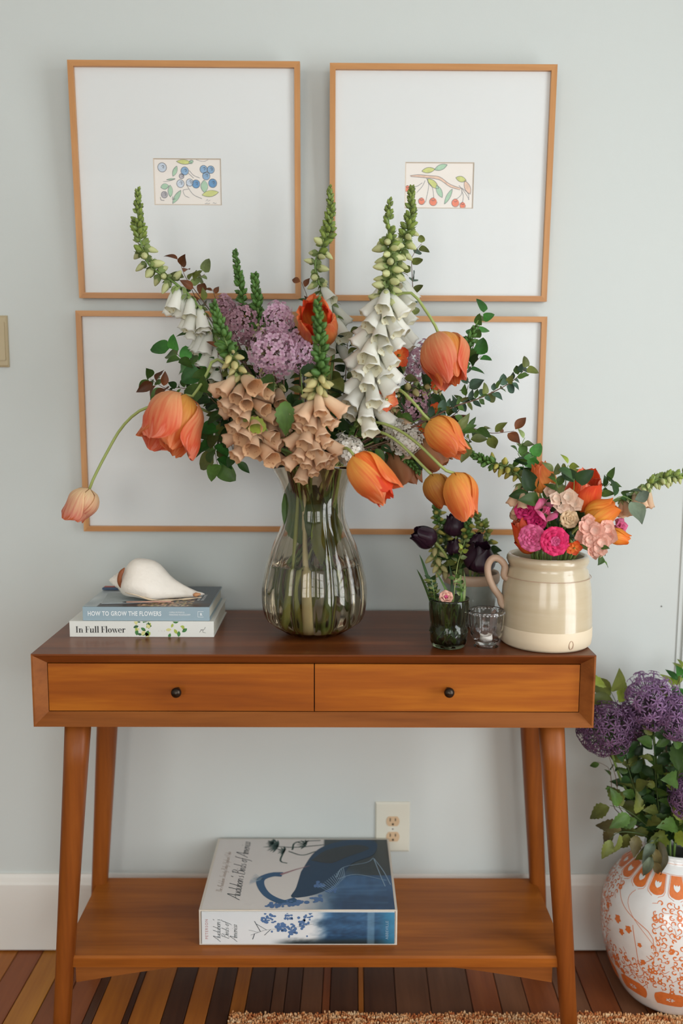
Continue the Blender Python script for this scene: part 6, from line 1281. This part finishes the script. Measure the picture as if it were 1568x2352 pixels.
# ------------------------------------------------------------ floor vase with alliums
def floor_vase():
    FY = -.20; cxp = 1532; rb = 62*pxm(atz(cxp, 2318, 0)); FY = atz(cxp, 2318, 0).y+rb; C = Vector((at(cxp, 2200, FY).x, FY, 0))
    S = [(1940, 58), (1937, 61), (1940, 64), (1950, 66), (1958, 70), (1972, 84), (1990, 103), (2010, 121), (2035, 137), (2065, 148), (2095, 152), (2130, 151), (2165, 145), (2200, 134), (2235, 117), (2265, 96), (2290, 76), (2304, 66)]
    P = px_prof(cxp, FY, S, 0); P = [(r, max(.006, z)) for r, z in P]; V = resample([Vector((r, 0, z)) for r, z in P], 60); out = [(v.x, max(.004, v.z)) for v in V]+[(P[-1][0]*.96, .001), (.001, .001)]
    ins = [(P[0][0]*.96, P[0][1]-.03), (P[0][0]*.95, P[0][1]-.004)]
    t = T('floor_vase', 'tall white porcelain floor vase painted with orange scrolls, at the right edge', 'vase', C); Mp = glaze('porcelain', 'dfe0df', 'e8e8e6', .15)
    t.add('body', MB().lathe([(.001, .02), (P[8][0]*.9, .08), (P[9][0]*.93, P[9][1]), (P[5][0]*.9, P[5][1])]+ins+out, 72, C).me('floor_vase_body', Mp))
    zs = [v[1] for v in out[:60]]
    def RR(z):
        for i in range(len(out)-1):
            if out[i][1] >= z >= out[i+1][1]:
                f = (out[i][1]-z)/max(1e-6, out[i][1]-out[i+1][1]); return out[i][0]+(out[i+1][0]-out[i][0])*f
        return out[0][0]
    # the outline as arc length so that painted marks keep their shape
    L = [0]
    for i in range(59): L.append(L[-1]+math.hypot(out[i+1][0]-out[i][0], out[i+1][1]-out[i][1]))
    def on(s, th, off=.0004):
        s = max(0, min(L[-1]-1e-5, s)); i = max(j for j in range(60) if L[j] <= s); i = min(i, 58); f = (s-L[i])/max(1e-6, L[i+1]-L[i]); r = out[i][0]+(out[i+1][0]-out[i][0])*f; z = out[i][1]+(out[i+1][1]-out[i][1])*f
        dr, dz = out[i+1][0]-out[i][0], out[i+1][1]-out[i][1]; q = math.hypot(dr, dz); nr, nz = -dz/q, dr/q
        return C+Vector(((r+nr*off)*math.cos(th), (r+nr*off)*math.sin(th), z+nz*off)), r
    def proj_row(p):
        d = Vector(p)-CAM; return 1176-FPX*d.dot(CU)/d.dot(CF)
    def srow(py): return min((L[-1]*k/400 for k in range(401)), key=lambda s: abs(proj_row(on(s, -PI/2)[0])-py))
    M_or = plain('painted_orange', 'd9763a', .3, var=.2, scale=150); M_thin = plain('painted_orange_line', 'dc8a58', .3)
    sh = L[15]
    # shoulder lappets with white lotus
    nl_ = 16; pat = MB(); wh = MB(); s0, s1 = srow(2014), srow(2070)
    th0 = -PI/2+.12
    for k in range(nl_):
        c = th0+2*PI*k/nl_; m_ = 14; Vv = []
        for j in range(m_+1):
            v = j/m_; s = s0+(s1-s0)*v; hw = (.62+.12*v)*math.sqrt(max(0, 1-max(0, (v-.72)/.285)**2))*PI/nl_*1.08; 
            for i in range(5):
                u = i/2-1; Vv.append(on(s+(0 if j < m_ else 0), c+hw*u)[0])
        pat.add(Vv, [(j*5+i, j*5+i+1, (j+1)*5+i+1, (j+1)*5+i) for j in range(m_) for i in range(4)])
        for e in (-1, 1):
            pts = [on(s0+(s1+.004-s0)*j/8, c+e*((.62+.12*j/8)*math.sqrt(max(0, 1-max(0, (j/8-.72)/.29)**2))*1.0+.06)*PI/nl_*1.12, .0003)[0] for j in range(9)]
            pat.tube(pts, .0005, 4, False)
        for q in (-1, 0, 1):
            ctr = s0+(s1-s0)*.62; P_ = leaf2(0, 0, q*.0065, -.016, .0032, 4); _, r_ = on(ctr, c); wh.add([on(ctr+y+.004, c+x/r_, .0008)[0] for x, y in P_], [tuple(range(len(P_)))])
    t.add('shoulder_lappets', pat.me('lappets', M_or, False)); t.add('lotus_motifs', wh.me('lotus', Mp, False))
    lw = MB(); sb0, sb1 = srow(2288), srow(2314)
    for k in range(10):
        c = th0+.2+2*PI*k/10; Vv = []
        for j in range(6):
            v = j/5; hw = (.35+.5*math.sin(PI*(.25+.5*v)))*PI/10*.95*(1 if v > .1 else .7)
            for i in range(5): Vv.append(on(sb0+(sb1-sb0)*v, c+hw*(i/2-1))[0])
        lw.add(Vv, [(j*5+i, j*5+i+1, (j+1)*5+i+1, (j+1)*5+i) for j in range(5) for i in range(4)])
    t.add('foot_lappets', lw.me('foot_lappets', M_or, False)); fw_ = MB()
    for k in range(10):
        c = th0+.2+2*PI*k/10; ctr = (sb0+sb1)/2; _, r_ = on(ctr, c)
        for q in range(7):
            an = 2*PI*q/7; P_ = leaf2(.002*math.cos(an), .002*math.sin(an), .010*math.cos(an), .0065*math.sin(an), .0016, 4); fw_.add([on(ctr+y, c+x/r_, .0009)[0] for x, y in P_], [tuple(range(len(P_)))])
    t.add('foot_flowers', fw_.me('foot_flowers', Mp, False))
    # scrolling vine over the body
    vine = MB(); r = random.Random(9)
    def rib_(pts, wd):
        Vv = []
        for i, (s, th) in enumerate(pts):
            a, b2_ = pts[max(0, i-1)], pts[min(len(pts)-1, i+1)]; _, rr_ = on(s, th); dx, dy = (b2_[1]-a[1])*rr_, b2_[0]-a[0]; q = math.hypot(dx, dy) or 1; w_ = wd(i/(len(pts)-1))
            for e in (-1, 1): Vv.append(on(s+e*dx/q*w_, th-e*dy/q*w_/rr_)[0])
        vine.add(Vv, [(2*i, 2*i+1, 2*i+3, 2*i+2) for i in range(len(pts)-1)])
    sA, sB = s1+.008, sb0-.006; ns = 17
    for j in range(ns):
        s = sA+(sB-sA)*(j+.5)/ns; _, rr_ = on(s, 0); nt_ = int(2*PI*rr_/.0175)
        for i in range(nt_):
            th = 2*PI*(i+(j % 2)*.5)/nt_+r.uniform(-.03, .03); 
            thn = (th+PI/2+PI) % (2*PI)-PI
            if -1.35 < thn < -.62 and j < ns*.68: continue           # left panel stays open
            sg = r.choice((-1, 1)); a0 = r.uniform(0, 6.28); R0 = r.uniform(.0052, .0075); pts = []
            for q in range(12):
                u = q/11; a = a0+sg*u*4.6; rr2 = R0*(1-.62*u); pts.append((s+rr2*math.sin(a), th+rr2*math.cos(a)/rr_))
            rib_(pts, lambda u: .0006+.0013*u); rib_([(pts[0][0], pts[0][1]), (pts[0][0]+r.uniform(-.012, .012), pts[0][1]+r.uniform(-.012, .012)/rr_)], lambda u: .0005)
            if r.random() < .10:
                for q in range(6):
                    an = q*PI/3; P_ = circ(.004*math.cos(an), .004*math.sin(an), .0024, n=7); vine.add([on(s+.010+y, th+x/rr_, .0004)[0] for x, y in P_], [tuple(range(7))])
    for k in range(7):
        th = 2*PI*k/7+.3; pts = [(sA+(sB-sA)*q/24, th+.28*math.sin(q/24*7+k)) for q in range(25)]
        if True: rib_(pts, lambda u: .0005)
    t.add('scroll_painting', vine.me('scroll', M_or, False), kind='stuff')
    # the open panel: outline, flowers and a branch
    pn_ = MB(); vine = pn_
    def A(px, py):               # a photograph point on the visible flank -> (s, th)
        p = at(px, py, FY); z = p.z; i = min(range(60), key=lambda j: abs(out[j][1]-z)); x = max(-.995, min(.995, (p.x-C.x)/out[i][0])); 
        return (L[i], -PI/2+math.asin(x))
    for Q in ([(1396, 2010), (1412, 2042), (1448, 2070), (1455, 2100), (1455, 2130), (1449, 2178)], [(1449, 2186), (1441, 2205), (1438, 2222), (1424, 2232)], [(1422, 2070), (1425, 2110), (1432, 2150), (1440, 2165), (1430, 2176), (1412, 2165)]):
        q = [A(*p) for p in Q]; q = [(v.x, v.y) for v in resample([Vector((a_, b3, 0)) for a_, b3 in q], 24)]; rib_(q, lambda u: .0007)
    for (x, y, s_) in ((1400, 2078, 9), (1414, 2086, 8), (1391, 2072, 7), (1404, 2094, 7), (1431, 2104, 5), (1437, 2140, 6), (1402, 2182, 9), (1410, 2192, 7), (1397, 2172, 7)):
        s0_, th_ = A(x, y); _, rr_ = on(s0_, th_); pn_.add([on(s0_+Y*.0010, th_+X*.0010/rr_, .0005)[0] for X, Y in [(s_*(1+.25*math.cos(k*5*PI/6))*math.cos(k*PI/6), s_*(1+.25*math.cos(k*5*PI/6))*math.sin(k*PI/6)) for k in range(12)]], [tuple(range(12))])
    t.add('panel_painting', pn_.me('panel_painting', M_or, False))
    for (sv, nme) in ((L[3], 'rim_line'), (s0-.002, 'neck_line')):
        t.add(nme, MB().tube([on(sv, 2*PI*k/64, .0001)[0] for k in range(65)], .0005, 4, False).me(nme, M_thin))
    return C, P[0][1]
FC, fz = floor_vase()
TF = tail_to(FC, fz, .055, .08)
yF = FC.y
def allium(label, c, rad, k, st, seed, nf=150):
    p = at(*c); R_ = rad*pxm(p); r = random.Random(seed); SP = TF([p]+W3(st)); t = T('allium', label, 'flower', SP[-1]); t.add('stem', MB().tube(resample(SP, 20), .003, 7).me('stem', ST['green'])); b = MB()
    P = []
    for i in range(nf):
        z = 1-2*(i+.5)/nf; a = i*2.39996; q = math.sqrt(1-z*z); d = Vector((q*math.cos(a), q*math.sin(a), z))+Vector((r.uniform(-.12, .12),)*1+(r.uniform(-.12, .12), r.uniform(-.12, .12))); d.normalize(); f = r.uniform(.70, 1.05); P.append((p+d*R_*f, d)); b.tube([p, p+d*R_*(f-.08)], [.0007, .0005], 4, False)
    t.add('flower_stalks', b.me('flower_stalks', ST['dark'] if k == 'alliumdark' else plain('allium_stalk', '5d4a58', .6)), kind='stuff')
    for q, d in P: t.add('floret', STAR[k], frame(q-d*.008, d, s=r.uniform(.017, .023), roll=r.uniform(0, 6)))
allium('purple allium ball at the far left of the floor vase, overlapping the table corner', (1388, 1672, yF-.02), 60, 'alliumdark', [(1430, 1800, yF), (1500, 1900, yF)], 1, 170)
allium('brightest purple allium ball, highest in the floor vase', (1492, 1612, yF+.0), 62, 'allium', [(1510, 1780, yF), (1525, 1900, yF)], 2, 150)
allium('purple allium ball at the right edge beside the brightest one', (1560, 1650, yF-.04), 52, 'allium', [(1545, 1780, yF), (1540, 1900, yF)], 3, 120)
allium('purple allium head low at the right edge of the picture', (1590, 1830, yF-.07), 50, 'allium', [(1570, 1880, yF-.03), (1550, 1920, yF)], 4, 150)
allium('darker allium ball between and behind the two front ones', (1455, 1665, yF+.05), 44, 'alliumdark', [(1490, 1800, yF+.03)], 5, 120)  # florets in the darker purple
for i, (lab, pth, lv, kw) in enumerate([
    ('upright pale green leaf shoot behind the left allium', [(1398, 1580, yF+.02), (1425, 1640, yF+.02), (1470, 1780, yF), (1520, 1900, yF)], [SERR['lime']]+LV('olive'), dict(n=5, size=(60, 80), t1=.2, fwd=.8)),
    ('thorny twig with light green leaves at the top right edge of the floor vase', [(1570, 1535, yF+.02), (1552, 1580, yF+.02), (1530, 1620, yF+.02), (1530, 1750, yF), (1530, 1900, yF)], LV('lime', 'bright'), dict(n=24, size=(22, 44), t1=.4)),
    ('leafy stem in the left of the floor vase bouquet', [(1430, 1720, yF-.02), (1450, 1790, yF-.02), (1480, 1880, yF-.01), (1510, 1930, yF)], [SERR['mid'], SERR['dark'], *LEAF['dark'], *LEAF['olive']], dict(n=34, size=(28, 46), t1=1)),
    ('leafy stem in the middle of the floor vase bouquet', [(1500, 1690, yF-.03), (1505, 1780, yF-.03), (1515, 1880, yF-.02), (1525, 1930, yF)], [SERR['olive'], SERR['dark'], *LEAF['mid'], *LEAF['dark']], dict(n=36, size=(28, 52), t1=1)),
    ('leafy stem in the right of the floor vase bouquet', [(1565, 1700, yF-.02), (1556, 1780, yF-.04), (1545, 1880, yF-.03), (1535, 1930, yF)], [SERR['mid'], SERR['lime'], SERR['dark']], dict(n=36, size=(30, 56), t1=1)),
    ('bare curved twigs hanging down left of the floor vase bouquet', [(1372, 1750, yF-.0), (1400, 1770, yF-.0), (1408, 1850, yF-.0), (1440, 1880, yF-.0), (1500, 1925, yF)], LV('mid'), dict(n=5, size=(16, 28), t1=.5, sr=.0013)),
    ('second bare twig of the floor vase bouquet, nearer its middle', [(1392, 1720, yF-.01), (1415, 1790, yF-.01), (1425, 1860, yF-.01), (1500, 1925, yF)], LV('dark'), dict(n=3, size=(12, 20), t1=.5, sr=.0013)),
    ('pointed green leaves low at the left of the floor vase bouquet', [(1400, 1850, yF-.05), (1440, 1862, yF-.05), (1490, 1900, yF-.03), (1520, 1930, yF)], [SERR['olive'], SERR['mid']], dict(n=8, size=(44, 66), t1=.7)),
    ('wilted brown-green leaves drooping left over the neck of the floor vase', [(1395, 1935, yF-.05), (1420, 1912, yF-.05), (1470, 1915, yF-.04), (1510, 1932, yF)], [SERR['dry'], SERR['olive']], dict(n=8, size=(46, 66), t1=.6, droopy=.8)),
    ('wilted leaves hanging over the front of the floor vase rim', [(1500, 1975, yF-.085), (1500, 1945, yF-.08), (1510, 1925, yF-.05), (1520, 1930, yF-.01)], [BROAD['dry'], BROAD['grey'], BROAD['olive']], dict(n=9, size=(50, 74), t1=.8, droopy=1.2)),
    ('lime green leaves at the right edge over the floor vase rim', [(1580, 1900, yF-.08), (1565, 1890, yF-.07), (1545, 1910, yF-.04), (1535, 1930, yF)], [SERR['lime'], SERR['mid']], dict(n=9, size=(50, 72), t1=.8)),
    ('broad green leaf at the right edge below the alliums', [(1575, 1760, yF-.09), (1560, 1770, yF-.08), (1545, 1850, yF-.05), (1535, 1930, yF)], [SERR['mid']], dict(n=4, size=(70, 95), t1=.3)),
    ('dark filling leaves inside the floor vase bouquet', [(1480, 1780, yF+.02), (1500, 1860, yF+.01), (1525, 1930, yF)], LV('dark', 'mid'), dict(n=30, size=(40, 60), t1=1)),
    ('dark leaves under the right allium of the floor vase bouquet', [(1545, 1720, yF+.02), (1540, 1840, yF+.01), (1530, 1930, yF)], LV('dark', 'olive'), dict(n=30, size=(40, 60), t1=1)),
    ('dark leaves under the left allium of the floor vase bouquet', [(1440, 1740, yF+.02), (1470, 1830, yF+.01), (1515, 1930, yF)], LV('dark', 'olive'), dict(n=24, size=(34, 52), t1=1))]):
    kw.setdefault('sr', .0016)
    sprig(lab, pth, lv, tailf=TF, seed=80+i, stem_col='brown' if 'twig' in lab else 'dark', **kw)
